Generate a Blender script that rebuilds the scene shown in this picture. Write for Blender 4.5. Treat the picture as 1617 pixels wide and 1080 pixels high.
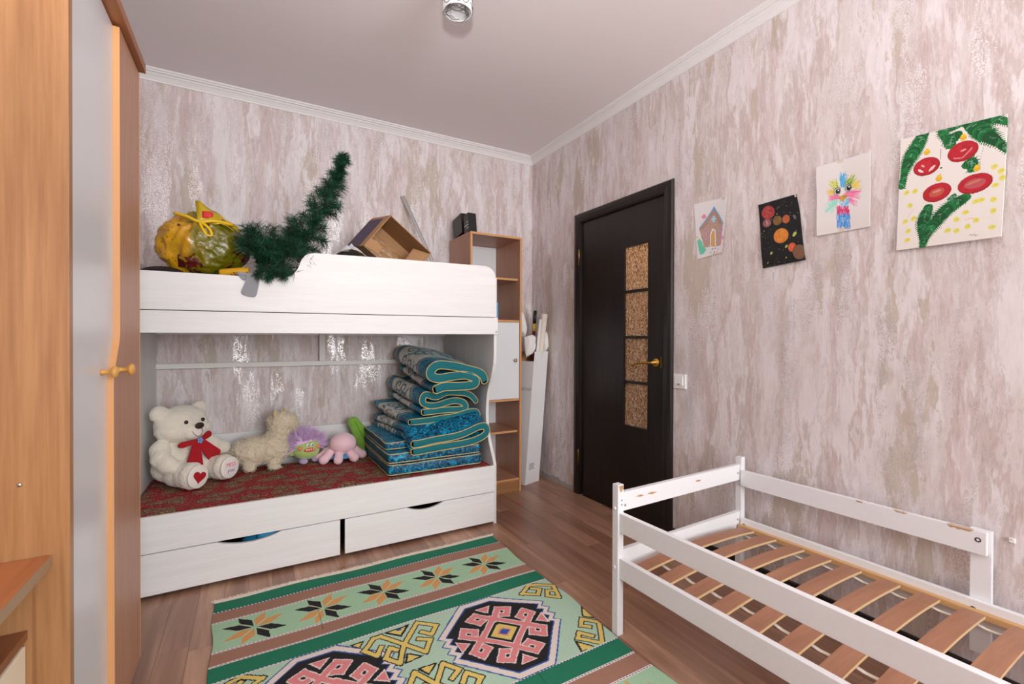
import bpy, bmesh, math, random
import numpy as np
from mathutils import Vector, Matrix, noise
random.seed(7); np.random.seed(7)
for o in list(bpy.data.objects): bpy.data.objects.remove(o)
scene = bpy.context.scene
COL = scene.collection
R = math.radians

# ------------------------------------------------------------------ camera
def make_camera():
    f, yaw, pi, ro, h = 725.0, R(29.5581), R(-.3601), R(.1711), 1.1427
    F = Vector((math.sin(yaw)*math.cos(pi), math.cos(yaw)*math.cos(pi), math.sin(pi)))
    Rt = Vector((math.cos(yaw), -math.sin(yaw), 0)); U = Rt.cross(F)
    R2 = Rt*math.cos(ro)+U*math.sin(ro); U2 = -Rt*math.sin(ro)+U*math.cos(ro)
    cam = bpy.data.cameras.new('camera'); ob = bpy.data.objects.new('camera', cam); COL.objects.link(ob)
    m = Matrix((R2, U2, -F)).transposed().to_4x4(); m.translation = (0, 0, h)
    ob.matrix_world = m
    cam.sensor_width = 36; cam.sensor_fit = 'HORIZONTAL'; cam.lens = f/1617*36
    cam.clip_start = .02; cam.clip_end = 60
    scene.camera = ob
make_camera()

# ------------------------------------------------------------------ room size
XR, YB, YR, XL, ZC = 2.112, 3.376, -2.4, -.87, 2.70
WX0, WX1, WZ0, WZ1 = .10, 2.00, .78, 2.42          # window in the wall behind the camera

# ------------------------------------------------------------------ world, light, exposure
w = bpy.data.worlds.new('world'); scene.world = w; w.use_nodes = True
w.node_tree.nodes['Background'].inputs[0].default_value = (.80, .90, 1.0, 1)
w.node_tree.nodes['Background'].inputs[1].default_value = 1.6
def area(name, loc, rot, sx, sy, power, col):
    l = bpy.data.lights.new(name, 'AREA'); l.shape = 'RECTANGLE'; l.size = sx; l.size_y = sy
    l.energy = power; l.color = col
    o = bpy.data.objects.new(name, l); COL.objects.link(o); o.location = loc; o.rotation_euler = rot
    return o
area('window_daylight', ((WX0+WX1)/2, YR-.12, (WZ0+WZ1)/2), (R(90), 0, R(180) if False else 0), WX1-WX0, WZ1-WZ0, 140, (.965, .99, 1.0)).rotation_euler = (R(-90), 0, R(180))
# the photographer's flash on top of the camera, tilted up towards the ceiling
fl_l = bpy.data.lights.new('camera_flash', 'SPOT'); fl_l.energy = 150; fl_l.color = (1.0, .985, .975); fl_l.spot_size = R(150); fl_l.spot_blend = 1.0; fl_l.shadow_soft_size = .05
fl_o = bpy.data.objects.new('camera_flash', fl_l); COL.objects.link(fl_o); fl_o.location = (.0, -.02, 1.48)
fl_o.rotation_euler = Vector((.34, .57, 1.25)).to_track_quat('-Z', 'Y').to_euler()
vs = scene.view_settings
vs.view_transform = 'Standard'; vs.look = 'None'; vs.exposure = -0.20; vs.gamma = 1.0; vs.use_curve_mapping = False

# ------------------------------------------------------------------ helpers: colour and node materials
def lin(r, g, b):
    def c(v):
        v /= 255
        return v/12.92 if v <= .04045 else ((v+.055)/1.055)**2.4
    return (c(r), c(g), c(b), 1)
MATS = {}
class NT:
    def __init__(s, name):
        s.m = bpy.data.materials.new(name); s.m.use_nodes = True; s.t = s.m.node_tree
        s.b = s.t.nodes['Principled BSDF']; MATS[name] = s.m
    def n(s, ty, **k):
        nd = s.t.nodes.new(ty)
        for a, v in k.items():
            if a in nd.inputs.keys(): nd.inputs[a].default_value = v
            else: setattr(nd, a, v)
        return nd
    def l(s, a, b): s.t.links.new(a, b)
    def coord(s, scale=(1, 1, 1), kind='Object', rot=(0, 0, 0)):
        tc = s.n('ShaderNodeTexCoord'); mp = s.n('ShaderNodeMapping')
        mp.inputs['Scale'].default_value = scale; mp.inputs['Rotation'].default_value = rot
        s.l(tc.outputs[kind], mp.inputs[0]); return mp.outputs[0]
    def pos(s, scale=(1, 1, 1)):
        g = s.n('ShaderNodeNewGeometry'); mp = s.n('ShaderNodeMapping'); mp.inputs['Scale'].default_value = scale
        s.l(g.outputs['Position'], mp.inputs[0]); return mp.outputs[0]
    def noise(s, vec, scale=5, detail=4, rough=.5, dist=0):
        nd = s.n('ShaderNodeTexNoise'); nd.inputs['Scale'].default_value = scale; nd.inputs['Detail'].default_value = detail
        nd.inputs['Roughness'].default_value = rough; nd.inputs['Distortion'].default_value = dist
        s.l(vec, nd.inputs['Vector']); return nd.outputs['Fac']
    def ramp(s, fac, stops, interp='LINEAR'):
        nd = s.n('ShaderNodeValToRGB'); cr = nd.color_ramp; cr.interpolation = interp
        while len(cr.elements) < len(stops): cr.elements.new(.5)
        for e, (p, c) in zip(cr.elements, stops):
            e.position = p; e.color = c if len(c) == 4 else (*c, 1)
        s.l(fac, nd.inputs[0]); return nd.outputs[0]
    def mix(s, fac, a, b, blend='MIX'):
        nd = s.n('ShaderNodeMix', data_type='RGBA', blend_type=blend)
        for v, i in ((fac, 0), (a, 6), (b, 7)):
            if hasattr(v, 'is_linked') or hasattr(v, 'links'): s.l(v, nd.inputs[i])
            else: nd.inputs[i].default_value = v
        return nd.outputs[2]
    def math(s, op, a, b=0):
        nd = s.n('ShaderNodeMath', operation=op)
        for v, i in ((a, 0), (b, 1)):
            if hasattr(v, 'links'): s.l(v, nd.inputs[i])
            else: nd.inputs[i].default_value = v
        return nd.outputs[0]
    def bump(s, h, strength=.3, dist=.01):
        nd = s.n('ShaderNodeBump'); nd.inputs['Strength'].default_value = strength; nd.inputs['Distance'].default_value = dist
        s.l(h, nd.inputs['Height']); s.l(nd.outputs[0], s.b.inputs['Normal'])
    def set(s, **k):
        for a, v in k.items():
            i = s.b.inputs[a.replace('_', ' ')]
            if hasattr(v, 'links'): s.l(v, i)
            else: i.default_value = v
        return s.m
def attr(nt, name='Col'):
    a = nt.n('ShaderNodeAttribute'); a.attribute_name = name; return a
def BW(v): return (v, v, v, 1)

def plain(name, rgb, rough=.5, bump=0, bscale=60, var=.0, **k):
    m = NT(name); c = lin(*rgb)
    if var:
        f = m.noise(m.coord(), bscale, 4)
        m.set(Base_Color=m.mix(f, tuple(x*(1-var) for x in c[:3])+(1,), tuple(min(1, x*(1+var)) for x in c[:3])+(1,)))
    else: m.set(Base_Color=c)
    m.set(Roughness=rough, **k)
    if bump: m.bump(m.noise(m.coord(), bscale, 5), bump, .004)
    return m.m

def mat_wallpaper():
    m = NT('wallpaper')
    def warp(st, sc, amt, off):
        p = m.pos((1, 1, st))
        d = m.n('ShaderNodeTexNoise'); d.inputs['Scale'].default_value = sc; d.inputs['Detail'].default_value = 6; d.inputs['Roughness'].default_value = .70
        ad = m.n('ShaderNodeVectorMath', operation='ADD'); m.l(p, ad.inputs[0]); ad.inputs[1].default_value = off; m.l(ad.outputs[0], d.inputs[0])
        vm = m.n('ShaderNodeVectorMath', operation='MULTIPLY_ADD'); m.l(d.outputs['Color'], vm.inputs[0]); vm.inputs[1].default_value = amt; m.l(ad.outputs[0], vm.inputs[2])
        return vm.outputs[0]
    wv = warp(.19, 5.0, (.15, .15, .13), (0, 0, 0))
    n1 = m.noise(wv, 4.3, 7, .62, 0)
    L1, L2, P1, P2, T1, T2 = lin(234, 228, 229), lin(226, 217, 217), lin(216, 203, 200), lin(203, 186, 181), lin(208, 195, 181), lin(196, 181, 164)
    base = m.ramp(n1, [(.22, T2), (.31, T1), (.335, L2), (.40, L1), (.44, L2), (.465, P1), (.49, L2), (.51, P2), (.54, P1), (.555, L1), (.62, L2), (.65, P1), (.665, L1), (.70, T1), (.76, T2)])
    n2 = m.noise(warp(.14, 7.0, (.12, .12, .10), (3, 7, 1)), 7.0, 6, .68, 0)
    c = m.mix(m.math('MULTIPLY', m.ramp(n2, [(.55, BW(0)), (.60, BW(1)), (.68, BW(.6))]), .55), base, lin(197, 170, 168))
    n5 = m.noise(warp(.23, 4.0, (.16, .16, .14), (11, 2, 5)), 4.4, 7, .66, 0)
    c = m.mix(m.math('MULTIPLY', m.ramp(n5, [(.575, BW(0)), (.59, BW(1))]), .80), c, lin(192, 177, 160))
    vein = m.ramp(m.noise(wv, 9.0, 7, .74, 0), [(.47, BW(0)), (.496, BW(1)), (.504, BW(1)), (.53, BW(0))])
    c = m.mix(m.math('MULTIPLY', vein, .30), c, lin(160, 136, 132))
    fib = m.noise(m.pos((1, 1, .16)), 150, 4, .65)
    c = m.mix(.12, c, m.ramp(fib, [(.3, lin(164, 146, 142)), (.7, lin(240, 235, 236))]))
    # glitter flecks gathered in vertical trails
    band = m.ramp(m.noise(warp(.20, 6.0, (.12, .12, .10), (5, 5, 9)), 7.5, 5, .62, 0), [(.55, BW(0)), (.58, BW(1))])
    vo = m.n('ShaderNodeTexVoronoi'); vo.inputs['Scale'].default_value = 320; m.l(m.pos((1, 1, .8)), vo.inputs['Vector'])
    sp = m.n('ShaderNodeSeparateColor'); m.l(vo.outputs['Color'], sp.inputs[0])
    fl = m.math('MULTIPLY', m.math('GREATER_THAN', sp.outputs[0], .64), band)
    c = m.mix(m.math('MULTIPLY', fl, .8), c, lin(246, 244, 246))
    m.set(Base_Color=c, Roughness=m.math('SUBTRACT', .46, m.math('MULTIPLY', fl, .18)), Metallic=m.math('MULTIPLY', fl, .65))
    bp = m.n('ShaderNodeBump'); bp.inputs['Distance'].default_value = .004
    m.l(m.math('ADD', m.math('MULTIPLY', fib, .5), sp.outputs[1]), bp.inputs['Height'])
    m.l(m.math('ADD', .07, m.math('MULTIPLY', fl, .40)), bp.inputs['Strength']); m.l(bp.outputs[0], m.b.inputs['Normal'])
    return m.m

def mat_wood(name, a, b, axis='Z', rough=.4, scale=1.0, contrast=1.0):
    m = NT(name)
    sc = {'X': (1.2, 26, 26), 'Y': (26, 1.2, 26), 'Z': (26, 26, 1.2)}[axis]
    p = m.pos(tuple(v*scale for v in sc))
    f = m.noise(p, 1.0, 6, .6, .6)
    f2 = m.noise(m.pos(tuple(v*scale*5 for v in sc)), 1.0, 3, .5)
    c = m.ramp(f, [(.5-.18*contrast, lin(*a)), (.5+.18*contrast, lin(*b))])
    c = m.mix(.38, c, m.ramp(f2, [(.35, lin(*a)), (.65, lin(*b))]))
    m.set(Base_Color=c, Roughness=rough); m.bump(f2, .06, .002)
    return m.m

def mat_plank():
    m = NT('laminate')
    p = m.pos((15, 1.0, 15))
    oi = m.n('ShaderNodeObjectInfo')
    vm = m.n('ShaderNodeVectorMath', operation='ADD'); m.l(p, vm.inputs[0])
    cx = m.n('ShaderNodeCombineXYZ'); m.l(m.math('MULTIPLY', oi.outputs['Random'], 37), cx.inputs[0]); m.l(m.math('MULTIPLY', oi.outputs['Random'], 91), cx.inputs[1]); m.l(cx.outputs[0], vm.inputs[1])
    f = m.noise(vm.outputs[0], 1.0, 7, .62, 1.1)
    c = m.ramp(f, [(.25, lin(138, 104, 86)), (.42, lin(164, 127, 106)), (.55, lin(180, 142, 119)), (.72, lin(200, 163, 138))])
    tone = m.ramp(oi.outputs['Random'], [(0, lin(206, 192, 186)), (1, lin(255, 250, 246))])
    c = m.mix(1.0, c, tone, 'MULTIPLY')
    m.set(Base_Color=c, Roughness=.30); m.bump(f, .05, .002)
    return m.m

def mat_velvet():
    m = NT('crushed_velvet')
    p = m.coord((1, 1, 1))
    d = m.n('ShaderNodeTexNoise'); d.inputs['Scale'].default_value = 16; d.inputs['Detail'].default_value = 4; m.l(p, d.inputs[0])
    vm = m.n('ShaderNodeVectorMath', operation='MULTIPLY_ADD'); m.l(d.outputs['Color'], vm.inputs[0]); vm.inputs[1].default_value = (.05, .05, .05); m.l(p, vm.inputs[2])
    f = m.noise(vm.outputs[0], 34, 6, .66, 1.6)
    c = m.ramp(f, [(.38, lin(0, 30, 54)), (.47, lin(0, 70, 104)), (.54, lin(0, 116, 156)), (.63, lin(30, 180, 214))])  # highlights of the crushed pile are painted in as light and dark blues
    a = attr(m)
    c = m.mix(a.outputs['Alpha'], c, a.outputs['Color'])
    m.set(Base_Color=c, Roughness=.40, Sheen_Weight=.15, Sheen_Roughness=.35)
    m.b.inputs['Sheen Tint'].default_value = lin(70, 200, 225)
    m.bump(f, .7, .006)
    return m.m

def mat_paint(name='painted', rough=.8, bump=0, bscale=600):
    m = NT(name); a = attr(m); m.set(Base_Color=a.outputs['Color'], Roughness=rough)
    if bump: m.bump(m.noise(m.pos(), bscale, 2), bump, .002)
    return m.m

def mat_paisley():
    m = NT('red_paisley')
    p = m.pos((9, 13, 4))
    d = m.n('ShaderNodeTexNoise'); d.inputs['Scale'].default_value = 1.1; d.inputs['Detail'].default_value = 3; m.l(p, d.inputs[0])
    vm = m.n('ShaderNodeVectorMath', operation='MULTIPLY_ADD'); m.l(d.outputs['Color'], vm.inputs[0]); vm.inputs[1].default_value = (.8, .8, 0); m.l(p, vm.inputs[2])
    v = m.n('ShaderNodeTexVoronoi'); v.voronoi_dimensions = '2D'; v.inputs['Scale'].default_value = 1.0; m.l(vm.outputs[0], v.inputs['Vector'])
    dist = v.outputs['Distance']
    ring = m.ramp(dist, [(.0, lin(150, 60, 50)), (.06, lin(206, 188, 150)), (.10, lin(60, 54, 52)), (.17, lin(146, 110, 66)), (.24, lin(84, 60, 44)), (.31, lin(196, 172, 128)), (.34, lin(52, 40, 36)), (.38, lin(140, 22, 34)), (.43, lin(188, 160, 110)), (.45, lin(150, 20, 34))], 'CONSTANT')
    f2 = m.noise(m.pos((1, 1, .3)), 85, 4, .7)
    f3 = m.noise(m.pos((1, 1, .3)), 42, 3, .6)
    red = m.ramp(f2, [(.38, lin(122, 10, 24)), (.56, lin(164, 22, 38)), (.60, lin(150, 90, 56)), (.64, lin(206, 176, 126)), (.69, lin(150, 24, 36))])
    inside = m.math('LESS_THAN', dist, .42)
    det = m.ramp(f2, [(.40, lin(58, 44, 36)), (.47, lin(150, 112, 64)), (.53, lin(160, 28, 38)), (.58, lin(196, 176, 130)), (.64, lin(150, 172, 190))], 'CONSTANT')
    c = m.mix(inside, red, m.mix(m.ramp(f3, [(.46, BW(.1)), (.56, BW(.6))]), ring, det))
    m.set(Base_Color=c, Roughness=.75); m.bump(m.noise(m.pos(), 25, 3), .3, .01)
    return m.m

def mat_plush(name, rgb, scale=120, strength=.7, var=.10, sheen=.6):
    m = NT(name); c = lin(*rgb)
    f = m.noise(m.coord(), scale, 5, .65)
    g = m.noise(m.coord(), 9, 3)
    col = m.mix(m.math('MULTIPLY', f, 1), tuple(x*(1-var*1.6) for x in c[:3])+(1,), tuple(min(1, x*(1+var)) for x in c[:3])+(1,))
    m.set(Base_Color=col, Roughness=.95, Sheen_Weight=sheen, Sheen_Roughness=.5)
    m.bump(m.math('ADD', f, g), strength, .012)
    return m.m

wallpaper = mat_wallpaper(); laminate = mat_plank(); velvet = mat_velvet(); painted = mat_paint(); paisley = mat_paisley()
rug_mat = mat_paint('woven_wool', .95, .6, 500)
ceil_mat = plain('ceiling_paint', (236, 228, 229), .85, .12, 40)
crown_mat = plain('crown_white', (232, 229, 228), .5)
beech_z = mat_wood('beech_upright', (142, 98, 60), (176, 130, 86), 'Z', .38)
beech_x = mat_wood('beech_level', (142, 98, 60), (176, 130, 86), 'X', .38)
beech_y = mat_wood('beech_along', (142, 98, 60), (176, 130, 86), 'Y', .38)
alder = mat_wood('alder_upright', (170, 122, 96), (188, 140, 112), 'Z', .42, 1.6)
edge_band = plain('edge_band', (212, 156, 104), .4)
white_wood = mat_wood('white_grain', (231, 230, 228), (241, 241, 240), 'X', .42, 1.0)
white_wood_z = mat_wood('white_grain_upright', (220, 219, 217), (232, 232, 231), 'Z', .45, 1.0)
white_lam = plain('white_laminate', (232, 234, 236), .30)
grey_white = plain('door_white', (214, 215, 218), .28)
black_wood = NT('wenge')
_f = black_wood.noise(black_wood.pos((60, 60, 2)), 1, 4)
black_wood.set(Base_Color=black_wood.ramp(_f, [(.35, lin(20, 14, 13)), (.65, lin(32, 24, 22))]), Roughness=.36); black_wood.bump(_f, .05, .002); black_wood = black_wood.m
brass = plain('brass', (212, 168, 78), .22, Metallic=1.0)
old_brass = plain('hinge_brass', (150, 118, 60), .35, Metallic=1.0)
chrome = plain('steel', (190, 190, 190), .25, Metallic=1.0)
black_plastic = plain('black_plastic', (24, 24, 26), .4)
white_plastic = plain('white_plastic', (236, 236, 234), .35)
bed_white = plain('bed_white_paint', (232, 232, 234), .38, .05, 80, .03)
slat_top = mat_wood('slat_veneer', (152, 104, 78), (176, 124, 94), 'X', .42, 1.2)
slat_edge = plain('slat_edge', (208, 176, 132), .5)
pine_raw = mat_wood('raw_pine', (196, 150, 100), (216, 172, 120), 'Y', .6)
tape_white = plain('cotton_tape', (236, 228, 214), .9)
gold_pipe = plain('gold_piping', (214, 184, 116), .5, .3, 300)
teal_cotton = plain('teal_cotton', (6, 106, 114), .8, .25, 90, .12)
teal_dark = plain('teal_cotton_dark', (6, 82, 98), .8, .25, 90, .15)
cardboard = plain('cardboard', (186, 142, 100), .85, .1, 40, .06)
cardboard_in = plain('cardboard_inside', (176, 134, 92), .85, .1, 40, .06)
paper_white = plain('paper', (240, 238, 234), .8)
dark_inside = plain('dark_board', (40, 38, 36), .8)

# ------------------------------------------------------------------ helpers: objects
def link(o, parent=None):
    COL.objects.link(o)
    if parent is not None:
        o.parent = parent
        m = parent.matrix_basis.copy(); p = parent.parent
        o.matrix_parent_inverse = Matrix.Identity(4)
        o.matrix_parent_inverse = world_of(parent).inverted()
    return o
def world_of(o):
    if o.parent is None: return o.matrix_basis.copy()
    return world_of(o.parent) @ o.matrix_parent_inverse @ o.matrix_basis
def emp(name, label, cat, loc=(0, 0, 0), rotz=0, group=None, kind=None):
    o = bpy.data.objects.new(name, None); o.empty_display_size = .05
    o.location = loc; o.rotation_euler = (0, 0, rotz); COL.objects.link(o)
    tag(o, label, cat, group, kind); return o
def tag(o, label=None, cat=None, group=None, kind=None):
    if label: o['label'] = label
    if cat: o['category'] = cat
    if group: o['group'] = group
    if kind: o['kind'] = kind
    return o
def mesh(name, verts, faces, mat, parent=None, smooth=False, local=False):
    me = bpy.data.meshes.new(name); me.from_pydata([tuple(v) for v in verts], [], faces); me.update()
    return wrap(name, me, mat, parent, smooth, local)
def wrap(name, me, mat, parent=None, smooth=False, local=False):
    for m in (mat if isinstance(mat, (list, tuple)) else [mat]): me.materials.append(m)
    if smooth: me.polygons.foreach_set('use_smooth', [True]*len(me.polygons))
    o = bpy.data.objects.new(name, me)
    COL.objects.link(o)
    if parent is not None:
        o.parent = parent
        if not local: o.matrix_parent_inverse = world_of(parent).inverted()
    return o
def bm_done(name, bm, mat, parent=None, smooth=False, local=False):
    bmesh.ops.recalc_face_normals(bm, faces=bm.faces)
    me = bpy.data.meshes.new(name); bm.to_mesh(me); bm.free()
    return wrap(name, me, mat, parent, smooth, local)
def bm_box(bm, x0, x1, y0, y1, z0, z1, bev=0):
    vs = [bm.verts.new(p) for p in ((x0, y0, z0), (x1, y0, z0), (x1, y1, z0), (x0, y1, z0), (x0, y0, z1), (x1, y0, z1), (x1, y1, z1), (x0, y1, z1))]
    fs = [bm.faces.new([vs[i] for i in f]) for f in ((3, 2, 1, 0), (4, 5, 6, 7), (0, 1, 5, 4), (1, 2, 6, 5), (2, 3, 7, 6), (3, 0, 4, 7))]
    if bev:
        es = list({e for f in fs for e in f.edges})
        bmesh.ops.bevel(bm, geom=es, offset=bev, segments=2, affect='EDGES', profile=.7)
def box(name, x0, x1, y0, y1, z0, z1, mat, parent=None, bev=.0015, local=False):
    bm = bmesh.new(); bm_box(bm, x0, x1, y0, y1, z0, z1, bev)
    return bm_done(name, bm, mat, parent, False, local)
def boxes(name, L, mat, parent=None, bev=0):
    bm = bmesh.new()
    for b in L: bm_box(bm, *b, bev)
    return bm_done(name, bm, mat, parent)
def prism(name, poly, axis, a0, a1, mat, parent=None, bev=0, local=False, smooth=False):
    """poly: 2-D outline; axis X: (y,z), Y: (x,z), Z: (x,y)"""
    def P(p, a): return {'X': (a, p[0], p[1]), 'Y': (p[0], a, p[1]), 'Z': (p[0], p[1], a)}[axis]
    bm = bmesh.new()
    A = [bm.verts.new(P(p, a0)) for p in poly]; B = [bm.verts.new(P(p, a1)) for p in poly]
    n = len(poly)
    bm.faces.new(A); bm.faces.new(B[::-1])
    for i in range(n): bm.faces.new((A[i], A[(i+1) % n], B[(i+1) % n], B[i]))
    if bev:
        bmesh.ops.bevel(bm, geom=[e for e in bm.edges if (e.verts[0] in A) == (e.verts[1] in A)], offset=bev, segments=1, affect='EDGES')
    return bm_done(name, bm, mat, parent, smooth, local)
def catmull(pts, n, closed=False):
    P = [np.array(p, float) for p in pts]
    if closed: P = [P[-1]]+P+[P[0], P[1]]
    else: P = [2*P[0]-P[1]]+P+[2*P[-1]-P[-2]]
    out = []
    segs = len(P)-3
    for i in range(segs):
        a, b, c, d = P[i:i+4]
        for k in range(n):
            t = k/n
            out.append(.5*((2*b)+(-a+c)*t+(2*a-5*b+4*c-d)*t*t+(-a+3*b-3*c+d)*t**3))
    if not closed: out.append(P[-2])
    return out
def tube_data(pts, r, segs=8, closed=False, cap=True):
    P = [Vector(p) for p in pts]; n = len(P)
    V = []; Fc = []; prev = None
    for i, p in enumerate(P):
        if closed: t = (P[(i+1) % n]-P[i-1])
        else: t = P[min(i+1, n-1)]-P[max(i-1, 0)]
        if t.length < 1e-9: t = Vector((0, 0, 1))
        t.normalize()
        if prev is None:
            u = t.orthogonal().normalized()
        else:
            u = prev-t*prev.dot(t)
            u = u.normalized() if u.length > 1e-6 else t.orthogonal().normalized()
        prev = u; v = t.cross(u)
        rr = r[i] if isinstance(r, (list, tuple)) else r
        for k in range(segs):
            a = 2*math.pi*k/segs
            V.append(p+u*math.cos(a)*rr+v*math.sin(a)*rr)
    m = n if closed else n-1
    for i in range(m):
        j = (i+1) % n
        for k in range(segs):
            k2 = (k+1) % segs
            Fc.append((i*segs+k, i*segs+k2, j*segs+k2, j*segs+k))
    if cap and not closed:
        Fc.append(tuple(range(segs-1, -1, -1))); Fc.append(tuple((n-1)*segs+k for k in range(segs)))
    return V, Fc
def tube(name, pts, r, mat, parent=None, segs=8, closed=False, local=False):
    V, Fc = tube_data(pts, r, segs, closed)
    return mesh(name, V, Fc, mat, parent, True, local)
def lathe(name, prof, mat, parent=None, origin=(0, 0, 0), axis=(0, 0, 1), segs=24, smooth=True, local=False):
    ax = Vector(axis).normalized(); u = ax.orthogonal().normalized(); v = ax.cross(u); O = Vector(origin)
    V = []; Fc = []
    for (r, h) in prof:
        for k in range(segs):
            a = 2*math.pi*k/segs; V.append(O+ax*h+u*math.cos(a)*r+v*math.sin(a)*r)
    n = len(prof)
    for i in range(n-1):
        for k in range(segs):
            k2 = (k+1) % segs; Fc.append((i*segs+k, i*segs+k2, (i+1)*segs+k2, (i+1)*segs+k))
    if prof[0][0] > 1e-5: Fc.append(tuple(range(segs-1, -1, -1)))
    if prof[-1][0] > 1e-5: Fc.append(tuple((n-1)*segs+k for k in range(segs)))
    return mesh(name, V, Fc, mat, parent, smooth, local)
def ico(sub=3):
    bm = bmesh.new(); bmesh.ops.create_icosphere(bm, subdivisions=sub, radius=1)
    V = np.array([v.co[:] for v in bm.verts]); Fc = [tuple(v.index for v in f.verts) for f in bm.faces]; bm.free()
    return V, Fc
ICO3 = ico(3); ICO4 = ico(4)
def ellipsoid(name, c, r, mat, parent=None, rot=None, sub=3):
    V, Fc = ICO3 if sub == 3 else ico(sub)
    V = V*np.array(r)
    if rot is not None: V = V@np.array(rot).T
    return mesh(name, V+np.array(c), Fc, mat, parent, True)
def frame(fwd):
    f = Vector(fwd).normalized(); up = Vector((0, 0, 1)); s = up.cross(f).normalized()
    return f, s, f.cross(s)
def blob(name, ells, mat, parent=None, voxel=.006, smooth=6, fluff=None):
    """one continuous skin over many overlapping ellipsoids"""
    Vs, Fs, off = [], [], 0
    for c, r, rot in ells:
        V = ICO3[0]*np.array(r)
        if rot is not None: V = V@np.array(rot).T
        Vs.append(V+np.array(c)); Fs += [tuple(i+off for i in f) for f in ICO3[1]]; off += len(V)
    V = np.concatenate(Vs)
    me = bpy.data.meshes.new(name); me.from_pydata(V.tolist(), [], Fs); me.update()
    o = bpy.data.objects.new('tmp', me); COL.objects.link(o)
    md = o.modifiers.new('r', 'REMESH'); md.mode = 'VOXEL'; md.voxel_size = voxel
    ms = o.modifiers.new('s', 'SMOOTH'); ms.iterations = smooth; ms.factor = .5
    dg = bpy.context.evaluated_depsgraph_get()
    me2 = bpy.data.meshes.new_from_object(o.evaluated_get(dg)); me2.name = name
    bpy.data.objects.remove(o); bpy.data.meshes.remove(me)
    me2.materials.clear()
    if fluff:
        amp, sc = fluff
        co = np.empty(len(me2.vertices)*3); me2.vertices.foreach_get('co', co)
        no = np.empty(len(me2.vertices)*3); me2.vertices.foreach_get('normal', no)
        co = co.reshape(-1, 3); no = no.reshape(-1, 3)
        d = np.array([noise.fractal(Vector(p)*sc, .7, 2.1, 4) for p in co])
        me2.vertices.foreach_set('co', (co+no*(d*amp)[:, None]).ravel()); me2.update()
    return wrap(name, me2, mat, parent, True)
def chain(a, b, r0, r1, n=5):
    a, b = np.array(a, float), np.array(b, float)
    return [(a+(b-a)*k/(n-1), [r0+(r1-r0)*k/(n-1)]*3, None) for k in range(n)]
def fur(name, pts, nrm, L, wid, mat, parent, jit=.5, per=1, droop=0):
    """short separate strands standing on a surface"""
    V, Fc = [], []
    for p, n in zip(pts, nrm):
        for _ in range(per):
            d = Vector(n)+Vector([random.uniform(-jit, jit) for _ in range(3)])+Vector((0, 0, -droop)); d.normalize()
            l = L*random.uniform(.55, 1.1); s = d.orthogonal().normalized()*wid
            s.rotate(Matrix.Rotation(random.uniform(0, 6.28), 3, d))
            p0 = Vector(p); bend = Vector([random.uniform(-.25, .25) for _ in range(3)])*l
            k = len(V); m = p0+d*l*.55+bend*.3
            V += [p0-s, p0+s, m+s*.7, m-s*.7, p0+d*l+bend]
            Fc += [(k, k+1, k+2, k+3), (k+3, k+2, k+4)]
    o = mesh(name, V, Fc, mat, parent, False); o['kind'] = 'stuff'; return o
def text_mesh(name, s, size, mat, M, parent=None, depth=.0006, spacing=1.0):
    cu = bpy.data.curves.new(name, 'FONT'); cu.body = s; cu.size = size; cu.extrude = depth; cu.align_x = 'CENTER'; cu.align_y = 'CENTER'; cu.space_character = spacing
    o = bpy.data.objects.new('tmp', cu); COL.objects.link(o)
    dg = bpy.context.evaluated_depsgraph_get(); me = bpy.data.meshes.new_from_object(o.evaluated_get(dg))
    bpy.data.objects.remove(o); bpy.data.curves.remove(cu)
    me.transform(M); me.materials.clear(); me.name = name
    return wrap(name, me, mat, parent)

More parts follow.
